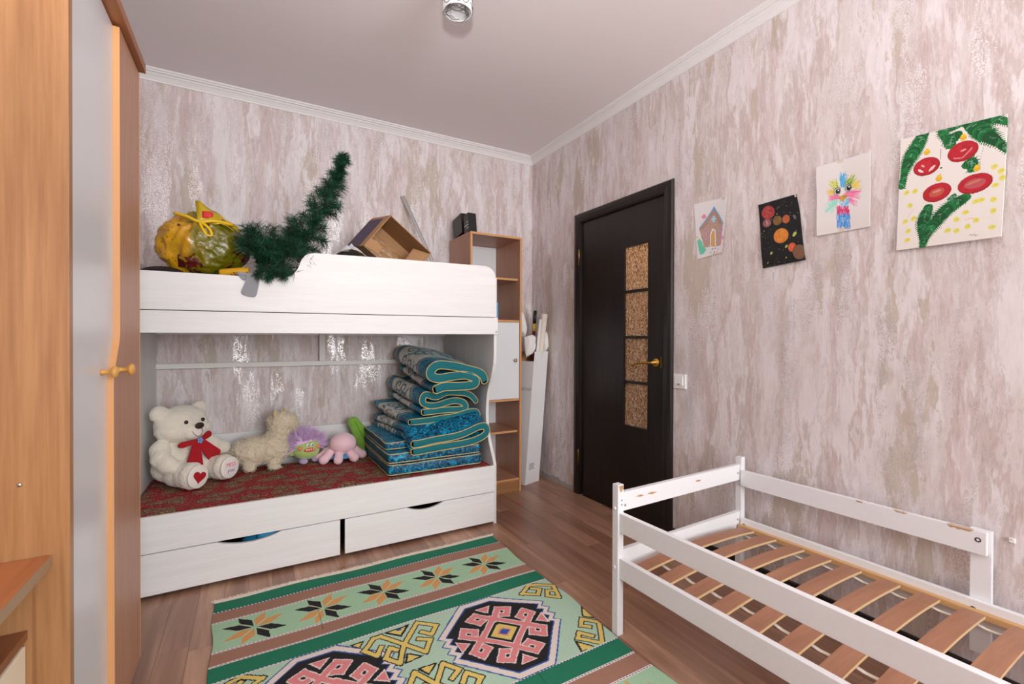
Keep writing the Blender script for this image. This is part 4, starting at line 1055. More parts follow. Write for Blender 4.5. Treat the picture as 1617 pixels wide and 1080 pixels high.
# ================================================================== FOLDED QUILTS
def quilt(name, label, line, t, y0, y1, dfun, band=(.30, .80), seed=1, rows=100):
    C_ = np.array(catmull(line, 9)); n = len(C_)
    T_ = np.gradient(C_, axis=0); T_ /= np.linalg.norm(T_, axis=1)[:, None]+1e-9
    N_ = np.stack([-T_[:, 1], T_[:, 0]], 1)
    # smooth normals so tight folds stay clean
    Lf, Rt = C_+N_*t/2, C_-N_*t/2
    a0 = [C_[-1]+(N_[-1]*math.cos(a)+T_[-1]*math.sin(a)*.7)*t/2 for a in np.linspace(0, math.pi, 7)[1:-1]]
    a1 = [C_[0]+(-N_[0]*math.cos(a)-T_[0]*math.sin(a)*.7)*t/2 for a in np.linspace(0, math.pi, 7)[1:-1]]
    out = np.array(list(Lf)+a0+list(Rt[::-1])+a1); m = len(out)
    arc = np.concatenate([[0], np.cumsum(np.linalg.norm(np.diff(out, axis=0), axis=1))])
    cen = C_.mean(0)
    root = emp(name, label, 'quilt', (float(cen[0]), (y0+y1)/2, float(out[:, 1].min())), 0, 'folded teal velvet quilts on lower bunk')
    V = []; col = []
    for i in range(rows+1):
        s = i/rows; y = y0+(y1-y0)*s; dx, dz, sc = dfun(s)
        wob = .0035
        for k, p in enumerate(out):
            q = cen+(p-cen)*sc
            yy = y+.010*math.sin(p[0]*23+seed)*(1-2*s)
            nz = noise.noise(Vector((p[0]*9, y*9, p[1]*9+seed)))*wob
            V.append((q[0]+dx+nz, yy, q[1]+dz+nz*1.3))
            # woven ornament
            a = 0; c = (0, 0, 0)
            b0, b1 = band; e = .02*math.sin(arc[k]*38)
            if b0+e*.6 < s < b1+e*.6:
                a = 1; c = lin(222, 216, 208)
                u = (arc[k] % .17)-.085; v = (s-(b0+b1)/2)*(y1-y0)
                for cu, cv_, sg in ((-.032, -.055, 1), (.04, .045, -1), (-.04, .065, 1), (.035, -.06, -1)):
                    r_ = math.hypot(u-cu, (v-cv_)*.75); th = math.atan2((v-cv_)*.75, (u-cu)*sg)/6.2832
                    if r_ < .050:
                        w_ = (th+r_/.034) % 1
                        if w_ < .36 and r_ > .006: c = lin(8, 92, 108)
                        elif .36 <= w_ < .42: c = lin(186, 170, 120)
                if abs(math.sin(arc[k]*19+s*9)) < .13: c = lin(16, 104, 120)
                if min(s-b0-e*.6, b1+e*.6-s) < .012: c = lin(196, 180, 140)
            elif b0+e*.6-.05 < s < b0+e*.6-.03: a = 1; c = lin(190, 178, 150)
            col.append((*c[:3], a))
    Fc = []
    for i in range(rows):
        for k in range(m):
            k2 = (k+1) % m; Fc.append((i*m+k, i*m+k2, (i+1)*m+k2, (i+1)*m+k))
    o = mesh('cover', V, Fc, velvet, root, True)
    ca = o.data.color_attributes.new('Col', 'FLOAT_COLOR', 'POINT'); ca.data.foreach_set('color', np.array(col).ravel())
    # end panels: strip between the two edges of the ribbon
    for i, sgn in ((0, -1), (rows, 1)):
        base = i*m; W_ = []; F2 = []
        idxL = [base+k for k in range(n)]; idxR = [base+n+5+(n-1-k) for k in range(n)]
        for k in range(n):
            l_, r_ = Vector(V[idxL[k]]), Vector(V[idxR[k]]); mid = (l_+r_)/2+Vector((0, sgn*.006, 0))
            W_ += [l_, mid, r_]
            if k: F2 += [(3*k-3, 3*k, 3*k+1, 3*k-2), (3*k-2, 3*k+1, 3*k+2, 3*k-1)]
        mesh('end_panel', W_, F2, teal_cotton, root, True)
        tube('piping', [V[base+k] for k in range(0, m, 2)], .0027, gold_pipe, root, 6, True)
    return root
A_ = [(1.275, .886), (1.253, .927), (1.182, .957), (1.068, .985), (.97, .993), (.925, .964), (.925, .927), (.97, .912), (1.056, .922), (1.151, .924), (1.206, .9), (1.203, .868), (1.128, .856), (1.01, .862), (.948, .846)]
B_ = [(1.25, .748), (1.193, .791), (1.071, .812), (.983, .789), (.914, .807), (.894, .776), (.908, .745), (.983, .737), (1.101, .757), (1.163, .735), (1.160, .702), (1.042, .705), (.897, .699)]
C_q = [(.82, .645), (.937, .650), (1.084, .657), (1.20, .680), (1.262, .674), (1.26, .632), (1.190, .612), (1.024, .603), (.853, .606)]
D_ = [(.80, .545), (.875, .550), (1.043, .560), (1.20, .600), (1.262, .596), (1.258, .550), (1.162, .522), (.986, .508), (.80, .503)]
ss = lambda a, b, x: (lambda t: t*t*(3-2*t))(min(1, max(0, (x-a)/(b-a))))
quilt('folded_quilt', 'topmost folded teal velvet quilt with white scroll ornament', A_, .050, 2.60, 3.26, lambda s: (-.012*s, .085*ss(0, 1, s)-.006, 1-.04*s), (.28, .86), 1)
quilt('folded_quilt', 'second folded teal quilt from top of stack', B_, .036, 2.67, 3.27, lambda s: (-.03*s, .055*s, 1), (.30, .86), 2)
quilt('folded_quilt', 'third folded teal quilt from the top with wide front fold', C_q, .036, 2.67, 3.26, lambda s: (-.075*s, .05*s, 1-.02*s), (.28, .84), 3)
quilt('folded_quilt', 'fourth folded teal quilt with broad shiny velvet front', D_, .040, 2.545, 3.26, lambda s: (-.055*s, .066*ss(0, .20, s)-.012*s, 1-.01*s), (.42, .86), 4)
def flat_quilt(name, label, x0, x1, y0, y1, z0, z1, seed, rot=0):
    root = emp(name, label, 'quilt', ((x0+x1)/2, (y0+y1)/2, z0), 0, 'flat teal velvet quilts under folded ones')
    n = 40; out = []
    def rr(x0, x1, y0, y1, r):
        P = []
        for cx, cy, a in ((x1-r, y1-r, 0), (x0+r, y1-r, 90), (x0+r, y0+r, 180), (x1-r, y0+r, 270)):
            for k in range(7): P.append((cx+r*math.cos(R(a+15*k)), cy+r*math.sin(R(a+15*k))))
        Q = []
        for i in range(len(P)):
            a, b = Vector(P[i]), Vector(P[(i+1) % len(P)]); d = (b-a).length; m_ = max(1, int(d/.025))
            for k in range(m_): Q.append(a.lerp(b, k/m_))
        return Q
    base = rr(x0, x1, y0, y1, .025); c = Vector(((x0+x1)/2, (y0+y1)/2)); h = z1-z0
    rings = [(.0, .35, .02), (.55, .08, 0), (.9, .0, 0.0), (.985, .02, .0), (1.0, .12, 0), (1.014, .5, 0), (1.008, .85, 0), (1.0, .94, 0), (.985, 1.0, .0), (.9, 1.06, 0), (.55, 1.10, 0), (.0, 1.12, 0)]
    V = []; Fc = []; m_ = len(base)
    for sc, zz, _ in rings:
        for q in base:
            p = c+(q-c)*sc; nz = noise.noise(Vector((p.x*8, p.y*8, zz+seed)))
            V.append((p.x+.006*nz, p.y+.006*nz, z0+h*min(1, max(0, zz))+.003*nz*(zz > .3)+(.0 if zz <= 1 else h*(zz-1)*.4)))
    for i in range(len(rings)-1):
        for k in range(m_):
            k2 = (k+1) % m_; Fc.append((i*m_+k, i*m_+k2, (i+1)*m_+k2, (i+1)*m_+k))
    me = bpy.data.meshes.new('cover'); me.from_pydata(V, [], Fc); me.update()
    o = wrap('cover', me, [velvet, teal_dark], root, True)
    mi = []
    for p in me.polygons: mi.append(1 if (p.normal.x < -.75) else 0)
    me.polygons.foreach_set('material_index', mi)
    me.color_attributes.new('Col', 'FLOAT_COLOR', 'POINT').data.foreach_set('color', np.zeros(len(V)*4))
    for r_ in (4, 7): tube('piping', V[r_*m_:(r_+1)*m_], .0027, gold_pipe, root, 6, True)
flat_quilt('flat_quilt', 'lowest flat teal quilt lying on red paisley mattress', .668, 1.248, 2.580, 3.21, .364, .430, 1)
flat_quilt('flat_quilt', 'second flat teal quilt from the bottom of stack', .664, 1.235, 2.570, 3.22, .436, .494, 2)
flat_quilt('flat_quilt', 'third flat teal quilt, under the big folded quilt', .668, 1.20, 2.645, 3.22, .500, .545, 3)

# ================================================================== PLUSH TOYS
MZ = .362
def local_frame(o, fwd):
    f = Vector((fwd[0], fwd[1], 0)).normalized(); s = Vector((-f.y, f.x, 0)); u = Vector((0, 0, 1)); O = Vector(o)
    M3 = Matrix((f, s, u)).transposed()
    P = lambda a, b, c: tuple(O+f*a+s*b+u*c)
    return P, np.array(M3), f, s
# --- teddy bear; local: forward, to the bear's left, up
bear = emp('teddy_bear', 'cream plush teddy bear with red bow sitting on mattress', 'teddy bear', (-.355, 3.04, MZ))
P, M3, f_, s_ = local_frame((-.338, 3.065, MZ), (.67, -.74))
E_ = lambda c, r: (P(*c), r, M3)
cream = mat_plush('cream_plush', (246, 239, 222), 150, .55, .06)
ells = [E_((0, 0, .115), (.118, .125, .125)), E_((.02, 0, .085), (.135, .145, .085)), E_((-.005, 0, .20), (.085, .10, .06)),
        E_((.005, 0, .318), (.104, .130, .100)), E_((.022, 0, .288), (.102, .142, .070)), E_((.088, 0, .285), (.052, .066, .050)),
        E_((-.005, -.108, .382), (.034, .046, .046)), E_((-.005, .108, .382), (.034, .046, .046))]
ells += [(P(*c), r, M3) for c, r in (((.025, -.125, .195), (.05, .045, .055)), ((.06, -.142, .16), (.052, .045, .052)), ((.10, -.140, .135), (.052, .044, .048)),
         ((.025, .125, .195), (.05, .045, .055)), ((.05, .150, .17), (.05, .045, .05)), ((.085, .172, .155), (.05, .044, .044)),
         ((.10, -.080, .075), (.09, .066, .070)), ((.17, -.086, .072), (.07, .062, .067)), ((.205, -.088, .074), (.048, .064, .070)),
         ((.10, .080, .072), (.09, .064, .068)), ((.17, .088, .070), (.07, .060, .066)), ((.205, .092, .074), (.048, .064, .070)))]
blob('body', ells, cream, bear, .0065, 5, (.0025, 60))
fd = lambda c, r, nm, mat, par=bear: ellipsoid(nm, P(*c), r, mat, par, M3)
glossy_black = plain('glossy_black', (18, 14, 14), .12)
for b in (-.042, .050): fd((.101, b, .335), (.009, .0105, .0105), 'eye', glossy_black)
fd((.137, .004, .312), (.012, .024, .017), 'nose', plain('brown_nose', (52, 26, 22), .6, .4, 200))
fd((.100, 0, .278), (.040, .058, .042), 'muzzle', mat_plush('muzzle_plush', (244, 236, 222), 220, .3, .04))
ms = [(.131, -.032, .288), (.138, -.022, .268), (.139, -.002, .255), (.140, .014, .266), (.140, .020, .285), (.144, .012, .298)]
tube('mouth', [tuple(p) for p in catmull([P(*q) for q in ms], 6)], .0013, glossy_black, bear, 6)
red = plain('red_felt', (176, 14, 30), .85, .3, 250)
bow = emp('bow', None, None, P(.125, 0, .225)); bow.parent = bear; bow.matrix_parent_inverse = world_of(bear).inverted()
def petal(nm, pts, th, mat, par):
    V = []; n = len(pts)
    for d in (0, th): V += [P(a+d, b, c) for a, b, c in pts]
    bm = bmesh.new(); vs = [bm.verts.new(v) for v in V]
    bm.faces.new(vs[:n]); bm.faces.new(vs[n:][::-1])
    for i in range(n): bm.faces.new((vs[i], vs[(i+1) % n], vs[n+(i+1) % n], vs[n+i]))
    return bm_done(nm, bm, mat, par, False)
def leaf(a0, root_, tip, w0, w1, n=12):
    (b0, c0), (b1, c1) = root_, tip; dx, dz = b1-b0, c1-c0; L = math.hypot(dx, dz); dx, dz = dx/L, dz/L; pts = []
    prof_ = [(0, w0)]+[(t, w0+(w1-w0)*t) for t in (.3, .6, .8)]
    side = [(t*L, w_) for t, w_ in prof_]+[(L*(.8+.2*math.sin(a)), w1*math.cos(a)*.95) for a in np.linspace(.3, 1.45, 5)]
    for sg in (1, -1):
        S = side if sg == 1 else side[::-1]
        for l, w_ in S: pts.append((a0[0]+(a0[1]-a0[0])*l/L, b0+dx*l-dz*w_*sg, c0+dz*l+dx*w_*sg))
    return pts
petal('tail', leaf((.130, .156), (-.008, .228), (-.040, .098), .018, .050), .006, red, bow)
petal('tail', leaf((.130, .146), (.012, .228), (.096, .118), .018, .044), .006, red, bow)
petal('loop', leaf((.134, .118), (0, .232), (-.100, .222), .010, .016), .010, red, bow)
petal('loop', leaf((.134, .112), (0, .232), (.085, .258), .010, .018), .010, red, bow)
for k in range(5): fd((.148, .010*math.cos(k*1.257), .234+.010*math.sin(k*1.257)), (.004, .0065, .0065), 'flower_petal', plain('flower_blue', (120, 170, 224), .6) if 'flower_blue' not in MATS else MATS['flower_blue'])
fd((.152, 0, .234), (.003, .004, .004), 'flower_heart', MATS['flower_blue'])
solem = mat_plush('sole_plush', (242, 236, 226), 260, .25, .04)
for b in (-.088, .092): fd((.246, b, .074), (.010, .056, .060), 'sole', solem)
hp = []
for k in range(28):
    t = 2*math.pi*k/28; x = 16*math.sin(t)**3; y = 13*math.cos(t)-5*math.cos(2*t)-2*math.cos(3*t)-math.cos(4*t)
    hp.append((.2545, -.088+.0021*(x*.95+y*.25), .074+.0021*(y*.95-x*.25)))
petal('heart', hp, .004, red, bear)
Mt = Matrix.Translation(Vector(P(.2565, .092, .090))) @ Matrix((s_, Vector((0, 0, 1)), f_)).transposed().to_4x4()
text_mesh('lettering', 'MISS', .030, plain('pink_thread', (240, 140, 180), .7), Mt, bear, .001)
Mt2 = Matrix.Translation(Vector(P(.2565, .092, .060))) @ Matrix((s_, Vector((0, 0, 1)), f_)).transposed().to_4x4()
text_mesh('lettering', 'you', .028, plain('violet_thread', (160, 120, 206), .7), Mt2, bear, .001)

# --- alpaca (seen from its side, head turned away)
alp = emp('toy_alpaca', 'woolly beige plush alpaca standing with head turned away', 'plush toy', (.07, 3.135, MZ))
wool = mat_plush('wool', (240, 226, 196), 70, .9, .12)
P, M3, f_, s_ = local_frame((.065, 3.13, MZ), (1, -.10))
ells = [E_((-.055, 0, .108), (.122, .092, .082)), E_((.035, 0, .115), (.102, .092, .088)), E_((.065, 0, .17), (.062, .065, .075)), E_((.085, 0, .235), (.058, .060, .062)),
        E_((.098, .01, .275), (.082, .072, .066)), E_((.130, .03, .258), (.056, .055, .052)), E_((-.155, 0, .11), (.042, .032, .026)), E_((-.185, .0, .098), (.026, .022, .018)),
        E_((-.075, -.05, .045), (.034, .030, .045)), E_((.055, -.05, .045), (.036, .032, .046)), E_((-.075, .045, .045), (.034, .030, .045)), E_((.055, .045, .045), (.036, .032, .046)),
        E_((-.070, -.055, .016), (.030, .026, .017)), E_((.062, -.055, .016), (.032, .026, .017)), E_((-.075, .045, .016), (.03, .026, .017)), E_((.06, .045, .016), (.03, .026, .017))]
ab = blob('body', ells, wool, alp, .0065, 4, (.008, 38))
fd((.060, -.040, .330), (.011, .014, .024), 'ear', mat_plush('ear_plush', (214, 194, 150), 200, .3, .06), alp); fd((.105, .050, .332), (.011, .014, .022), 'ear', MATS['ear_plush'], alp)
me = ab.data; rs = random.Random(3); idx = [rs.randrange(len(me.vertices)) for _ in range(5200)]
fo = fur('wool_pile', [me.vertices[i].co for i in idx], [me.vertices[i].normal for i in idx], .013, .0016, wool, alp, .8)
# --- troll with violet hair
tr = emp('toy_troll', 'round green plush monster with violet hair and toothy grin', 'plush toy', (.300, 3.17, MZ))
P, M3, f_, s_ = local_frame((.300, 3.165, MZ), (.22, -1))
gp = mat_plush('lime_plush', (184, 214, 116), 200, .35, .06)
tb = blob('body', [E_((0, 0, .082), (.070, .082, .066)), E_((0, .005, .10), (.062, .070, .055)), E_((-.01, .088, .10), (.02, .026, .022)), E_((-.01, -.088, .07), (.02, .026, .022)), E_((-.01, .072, .125), (.018, .020, .020))], gp, tr, .005, 4)
lil = mat_plush('lilac_plush', (190, 168, 214), 200, .3, .06)
fd((.040, -.030, .016), (.035, .026, .017), 'foot', lil, tr); fd((.036, .045, .018), (.033, .024, .017), 'foot', lil, tr)
hairm = plain('violet_fur', (236, 204, 242), .8, 0, 40, .0)
hp_, hn_ = [], []
rs = random.Random(5)
for k in range(1500):
    a, b = rs.uniform(0, 6.283), math.acos(rs.uniform(-.1, 1)); n = np.array([math.sin(b)*math.cos(a), math.sin(b)*math.sin(a), math.cos(b)])
    if n[0] > .55 and n[2] < .62: continue
    c = np.array([-.012, -.004, .098]); p = c+n*np.array([.066, .078, .058]); hp_.append(P(*p)); w_ = M3@(n*np.array([1, 1.1, 1.25])); hn_.append(w_/np.linalg.norm(w_))
fur('hair', hp_, hn_, .080, .0021, hairm, tr, .42, 2, .05)
ellipsoid('hair_cap', P(-.016, -.006, .128), (.064, .078, .062), hairm, tr, M3)
for b in (-.012, .014): fd((.066, b, .118), (.006, .011, .012), 'eye', white_plastic, tr); fd((.0715, b+.002, .117), (.002, .004, .005), 'pupil', plain('teal_pupil', (30, 100, 100), .3) if 'teal_pupil' not in MATS else MATS['teal_pupil'], tr)
fd((.067, .000, .088), (.006, .036, .013), 'mouth', plain('mouth_red', (226, 84, 76), .7), tr)
for b in (-.020, -.006, .008, .022): fd((.0735, b, .091), (.002, .0045, .0055), 'tooth', white_plastic, tr)
for b in (-.052, .055): fd((.056, b, .100), (.008, .013, .012), 'cheek', plain('cheek_pink', (238, 150, 120), .9) if 'cheek_pink' not in MATS else MATS['cheek_pink'], tr)
# --- octopus
oc = emp('toy_octopus', 'pink reversible plush octopus with blue underside', 'plush toy', (.497, 3.13, MZ))
P, M3, f_, s_ = local_frame((.503, 3.115, MZ), (.16, -1))
pinkp = mat_plush('pink_plush', (252, 212, 220), 260, .25, .04)
ells = [E_((.030, 0, .112), (.080, .082, .066)), E_((0, 0, .075), (.080, .085, .038))]
for k in range(8):
    a = R(22.5+45*k)
    for t in np.linspace(.35, 1, 6):
        r_ = .060+.066*t; ells.append((P(r_*.82*math.cos(a), r_*1.06*math.sin(a), max(.025, .082-.064*t)), [.024+.004*t]*3, None))
blob('body', ells, pinkp, oc, .005, 4)
ells = [E_((0, 0, .030), (.088, .098, .020))]
blob('underside', ells, mat_plush('blue_plush', (60, 150, 196), 200, .3), oc, .006, 2)
pts = [P(.030+.079*math.cos(a), .081*math.sin(a), .098-.022*math.cos(a)) for a in np.linspace(0, 6.2832, 40)[:-1]]
tube('seam', pts, .0016, plain('pink_seam', (236, 172, 186), .9), oc, 6, True)
# --- green pod
gd = emp('toy_pod', 'green plush pea pod leaning behind the octopus', 'plush toy', (.64, 3.20, MZ))
ells = []
for k in range(9):
    t = k/8; w_ = .026+.026*math.sin(math.pi*(.15+.70*t)); ells.append(((.600+.075*t+.016*math.sin(3.1*t), 3.235-.015*t, .578-.195*t), (w_*1.05, .030, .038), None))
blob('body', ells, mat_plush('leaf_plush', (134, 190, 62), 160, .5, .1), gd, .005, 4)
tube('seam', [tuple(p) for p in catmull([(.605, 3.205, .585), (.635, 3.196, .52), (.668, 3.190, .45), (.678, 3.195, .395)], 6)], .002, plain('leaf_seam', (98, 150, 40), .9), gd, 6)

# ================================================================== THINGS ON THE UPPER BUNK
UZ = 1.387
# dark blanket lump at left
bl = tag(ellipsoid('blanket', (-.36, 2.72, UZ+.035), (.115, .15, .060), dark_cover, None, None, 4), 'dark printed blanket bunched under the yellow bag', 'blanket')
# yellow bag
bag = emp('plastic_bag', 'tied translucent yellow plastic bag stuffed with clothes on upper bunk', 'bag', (-.205, 2.72, UZ+.03))
bgm = NT('yellow_film')
n1 = bgm.noise(bgm.coord(), 6, 3, .5, .6); n2 = bgm.noise(bgm.coord(), 11, 3, .55, .5)
sx = bgm.n('ShaderNodeSeparateXYZ'); bgm.l(bgm.pos(), sx.inputs[0])
wx = bgm.math('ADD', bgm.math('MULTIPLY', bgm.math('ADD', sx.outputs[0], .25), 4.0), n1)
c = bgm.ramp(wx, [(.30, lin(216, 160, 26)), (.46, lin(198, 144, 20)), (.58, lin(132, 116, 14)), (.9, lin(108, 104, 12))])
dvo = bgm.n('ShaderNodeTexVoronoi'); dvo.inputs['Scale'].default_value = 48; bgm.l(bgm.pos(), dvo.inputs['Vector'])
low = bgm.math('MULTIPLY', bgm.math('LESS_THAN', sx.outputs[0], -.29), bgm.math('LESS_THAN', dvo.outputs['Distance'], .20))
c = bgm.mix(bgm.math('MULTIPLY', low, .7), c, lin(110, 62, 12))
c = bgm.mix(bgm.math('MULTIPLY', bgm.ramp(n2, [(.575, BW(0)), (.60, BW(1))]), bgm.math('GREATER_THAN', sx.outputs[0], -.30)), c, lin(92, 28, 24))
bgm.set(Base_Color=c, Roughness=.20, Coat_Weight=.5, Coat_Roughness=.12)
bgm.bump(bgm.noise(bgm.coord(), 26, 5, .6, 1.2), .55, .012); bgm = bgm.m
V, Fc = ICO4[0], ICO4[1]
bmx = bmesh.new(); bmesh.ops.create_icosphere(bmx, subdivisions=6, radius=1)
K = Vector((-.12, -.62, .70)).normalized()
for v in bmx.verts:
    d = v.co.copy(); ang = d.angle(K)
    t = K.orthogonal().normalized(); b_ = K.cross(t); phi = math.atan2(d.dot(b_), d.dot(t))
    r_ = 1+.07*noise.noise(d*2.2)+.05*noise.noise(d*5)
    ridge = abs(noise.noise(Vector((math.cos(phi)*3.2, math.sin(phi)*3.2, ang*1.2))))
    r_ += .09*(.18-abs(noise.noise(d*2.6+Vector((4, 1, 2)))))+(.05*(.15-abs(noise.noise(d*6.3))) if d.x > -.1 else 0)
    r_ += .085*(.5-ridge)*math.exp(-ang*.9)*2
    r_ -= .20*math.exp(-(ang/.16)**2)
    x, y, z = d*r_
    z = max(z, -.82)
    if x > 0: x *= 1.06; z *= 1-.22*x*x
    v.co = (-.205+.190*x, 2.735+.15*y, 1.590+.166*z)
    if v.co.z < UZ+.04: v.co.z = UZ+.04
bm_done('bag_body', bmx, bgm, bag, True)
kn = Vector((-.213, 2.618, 1.690))
yel = plain('yellow_drawstring', (232, 190, 24), .35)
tube('drawstring', [tuple(p) for p in catmull([kn+Vector(q) for q in ((-.10, .02, .035), (-.05, -.006, .02), (0, -.012, 0), (.06, -.004, .012), (.135, .03, .010))], 6)], .0075, yel, bag, 8)
tube('drawstring_loop', [tuple(p) for p in catmull([kn+Vector(q) for q in ((0, -.012, 0), (.02, -.02, -.012), (.042, -.022, -.035), (.048, -.022, -.062), (.030, -.022, -.062), (.014, -.022, -.035), (0, -.014, -.004))], 5)], .007, yel, bag, 8)
fl_ = []
for i in range(9):
    for j in range(7):
        u, w_ = i/8, j/6
        fl_.append((-.222+.185*u*(1-.15*w_)-.010*w_, 2.600+.035*w_+.05*u+.012*math.sin(u*9+w_*3), 1.695+.100*w_*(1-.60*u)-.03*u*u+.006*math.sin(u*14)))
F2 = [(i*7+j, i*7+j+1, i*7+j+8, i*7+j+7) for i in range(8) for j in range(6)]
o = mesh('neck_flap', fl_, F2, plain('yellow_sheet', (190, 162, 22), .22, .5, 40, .2), bag, True); md = o.modifiers.new('t', 'SOLIDIFY'); md.thickness = .001
bmr = bmesh.new(); bm_box(bmr, -.205, -.160, 2.620, 2.650, 1.712, 1.748, .010); bm_done('red_cloth', bmr, plain('red_bit', (208, 44, 36), .6), bag, True)
banm = NT('dotted_yellow'); vo = banm.n('ShaderNodeTexVoronoi'); vo.inputs['Scale'].default_value = 55; banm.l(banm.pos(), vo.inputs['Vector'])
banm.set(Base_Color=banm.ramp(vo.outputs['Distance'], [(.0, lin(120, 70, 10)), (.16, lin(120, 70, 10)), (.22, lin(222, 168, 22))], 'CONSTANT'), Roughness=.5); banm = banm.m
tube('dotted_cloth', [tuple(p) for p in catmull([(-.13, 2.60, 1.452), (-.07, 2.585, 1.462), (-.01, 2.58, 1.470)], 6)], .020, banm, bag, 12)
# grey sock over the rail
sk = emp('sock', 'grey sock hanging over the upper bunk rail', 'sock', (-.02, 2.51, 1.44))
grey = plain('grey_knit', (150, 152, 158), .95, .5, 260, .1)
def cloth(nm, poly, y, th, mat, par):
    pm = [(p[0], p[1]) for p in catmull(poly, 4, True)]
    o = prism(nm, pm, 'Y', y-th, y, mat, par, .003, False, False); return o
cloth('leg', [(-.015, 1.450), (.032, 1.446), (.034, 1.425), (.026, 1.375), (.016, 1.342), (-.010, 1.341), (-.038, 1.352), (-.040, 1.368), (-.026, 1.405)], 2.5055, .010, grey, sk)
cloth('cuff', [(-.062, 1.450), (-.012, 1.450), (-.020, 1.425), (-.034, 1.416), (-.050, 1.434)], 2.5060, .006, grey, sk)
box('fold_over', -.055, .030, 2.496, 2.57, 1.4385, 1.450, grey, sk, .004)
# pine branch
pb = emp('fir_branch', 'dark green artificial fir branch propped up on bunk rail', 'branch', (.14, 2.56, 1.44))
ndm = NT('fir_needles'); oi = ndm.noise(ndm.pos(), 30, 2); ndm.set(Base_Color=ndm.ramp(oi, [(.3, lin(6, 44, 26)), (.7, lin(22, 92, 58))]), Roughness=.55); ndm = ndm.m
stm = plain('stem_brown', (74, 48, 34), .8)
main = catmull([(.02, 2.62, 1.52), (.10, 2.60, 1.555), (.20, 2.59, 1.625), (.28, 2.58, 1.735), (.345, 2.575, 1.86), (.385, 2.575, 1.98), (.425, 2.58, 2.10)], 8)
tube('stem', [tuple(p) for p in main], [.006-.004*i/len(main) for i in range(len(main))], stm, pb, 8)
rs = random.Random(17); NV, NF = [], []; SV, SF = [], []
def twig_(a, b, nl, count):
    a, b = Vector(a), Vector(b); ax = (b-a); L = ax.length; ax.normalize(); u = ax.orthogonal().normalized(); v = ax.cross(u)
    tv, tf = tube_data([a, b], .0018, 4); off = len(SV); SV.extend(tv); SF.extend([tuple(i+off for i in f) for f in tf])
    for k in range(count):
        t = rs.random(); an = rs.uniform(0, 6.283); d = (u*math.cos(an)+v*math.sin(an))*rs.uniform(.75, 1.1)+ax*rs.uniform(.25, .95); d.normalize()
        p = a+ax*L*t; l = nl*rs.uniform(.7, 1.1); w_ = d.orthogonal().normalized()*.0010; w_.rotate(Matrix.Rotation(rs.uniform(0, 6.28), 3, d))
        i = len(NV); e = p+d*l+Vector((0, 0, -.004)); NV.extend([p-w_, p+w_, e+w_*.4, e-w_*.4]); NF.append((i, i+1, i+2, i+3))
for i, p in enumerate(main):
    t = i/(len(main)-1); T_ = (Vector(main[min(i+1, len(main)-1)])-Vector(main[max(i-1, 0)])).normalized(); u = T_.orthogonal().normalized(); v = T_.cross(u)
    if i % 2 == 0:
        for k in range(4 if t < .7 else 3):
            an = rs.uniform(0, 6.283); rr_ = (.140*(1-t)**.8+.022)*rs.uniform(.65, 1.15)
            d = (u*math.cos(an)+v*math.sin(an))+T_*rs.uniform(.2, .9); d.y *= .6; d.normalize()
            q = Vector(p)+d*rr_
            if q.x > .20 and q.z < 1.60: q.z = 1.60
            if q.z < 1.47 and q.y > 2.50: q.z = max(q.z, 1.455)
            twig_(p, q, .056-.018*t, 150)
    j = min(i+1, len(main)-1)
    if j > i: twig_(p, main[j], .050-.020*t, 60)
# lower bushy clump, part of it drooping over the rail
for k in range(75):
    a = Vector((rs.uniform(.00, .215), rs.uniform(2.52, 2.66), rs.uniform(1.50, 1.63))); d = Vector((rs.uniform(-1, 1), rs.uniform(-.5, .3), rs.uniform(-.4, .8))).normalized()
    q = a+d*.05; q.y = max(q.y, 2.505)
    twig_(a, q, .046, 60)
for k in range(22):
    a = Vector((rs.uniform(.02, .15), rs.uniform(2.475, 2.495), rs.uniform(1.44, 1.50))); q = a+Vector((rs.uniform(-.5, .5), -.1, rs.uniform(-.7, .2))).normalized()*.035
    q.z = max(q.z, 1.425); twig_(a, q, .030, 70)
for k in range(20):
    a = Vector((rs.uniform(-.02, .05), rs.uniform(2.54, 2.60), rs.uniform(1.55, 1.64))); q = a+Vector((rs.uniform(-.6, .2), -.1, rs.uniform(.2, .9))).normalized()*.07; twig_(a, q, .048, 90)
o = mesh('needles', NV, NF, ndm, pb); o['kind'] = 'stuff'
o = mesh('twigs', SV, SF, stm, pb); o['kind'] = 'stuff'
# black bag with crinkled silver top
bbg = emp('black_bag', 'black bag with crumpled white lining behind the bunk rail', 'bag', (.47, 2.70, UZ))
bmx = bmesh.new(); bmesh.ops.create_icosphere(bmx, subdivisions=4, radius=1)
for v in bmx.verts:
    d = v.co; r_ = 1+.08*noise.noise(d*3); v.co = (.475+.115*d.x*r_, 2.70+.10*d.y*r_, max(UZ+.001, 1.505+.128*d.z*r_))
bm_done('sack', bmx, plain('black_fabric', (22, 22, 25), .7, .3, 80), bbg, True)
crm = plain('crinkled_lining', (206, 206, 210), .4, .4, 60, .1)
cr = []
for i in range(15):
    for j in range(5):
        u, w_ = i/14, j/4
        cr.append((.390+.185*u+.006*noise.noise(Vector((u*9, w_*4, 1))), 2.665-.02*math.sin(u*3.1)+.02*w_+.014*noise.noise(Vector((u*11, w_*5, 5))), 1.590+.045*math.sin(u*3.14)**.7+.045*w_*(math.sin(u*3.14)**2)*(.5+.7*abs(noise.noise(Vector((u*7, 0, 2)))))))
o = mesh('lining', cr, [(i*5+j, i*5+j+1, i*5+j+6, i*5+j+5) for i in range(14) for j in range(4)], crm, bbg); md = o.modifiers.new('t', 'SOLIDIFY'); md.thickness = .002
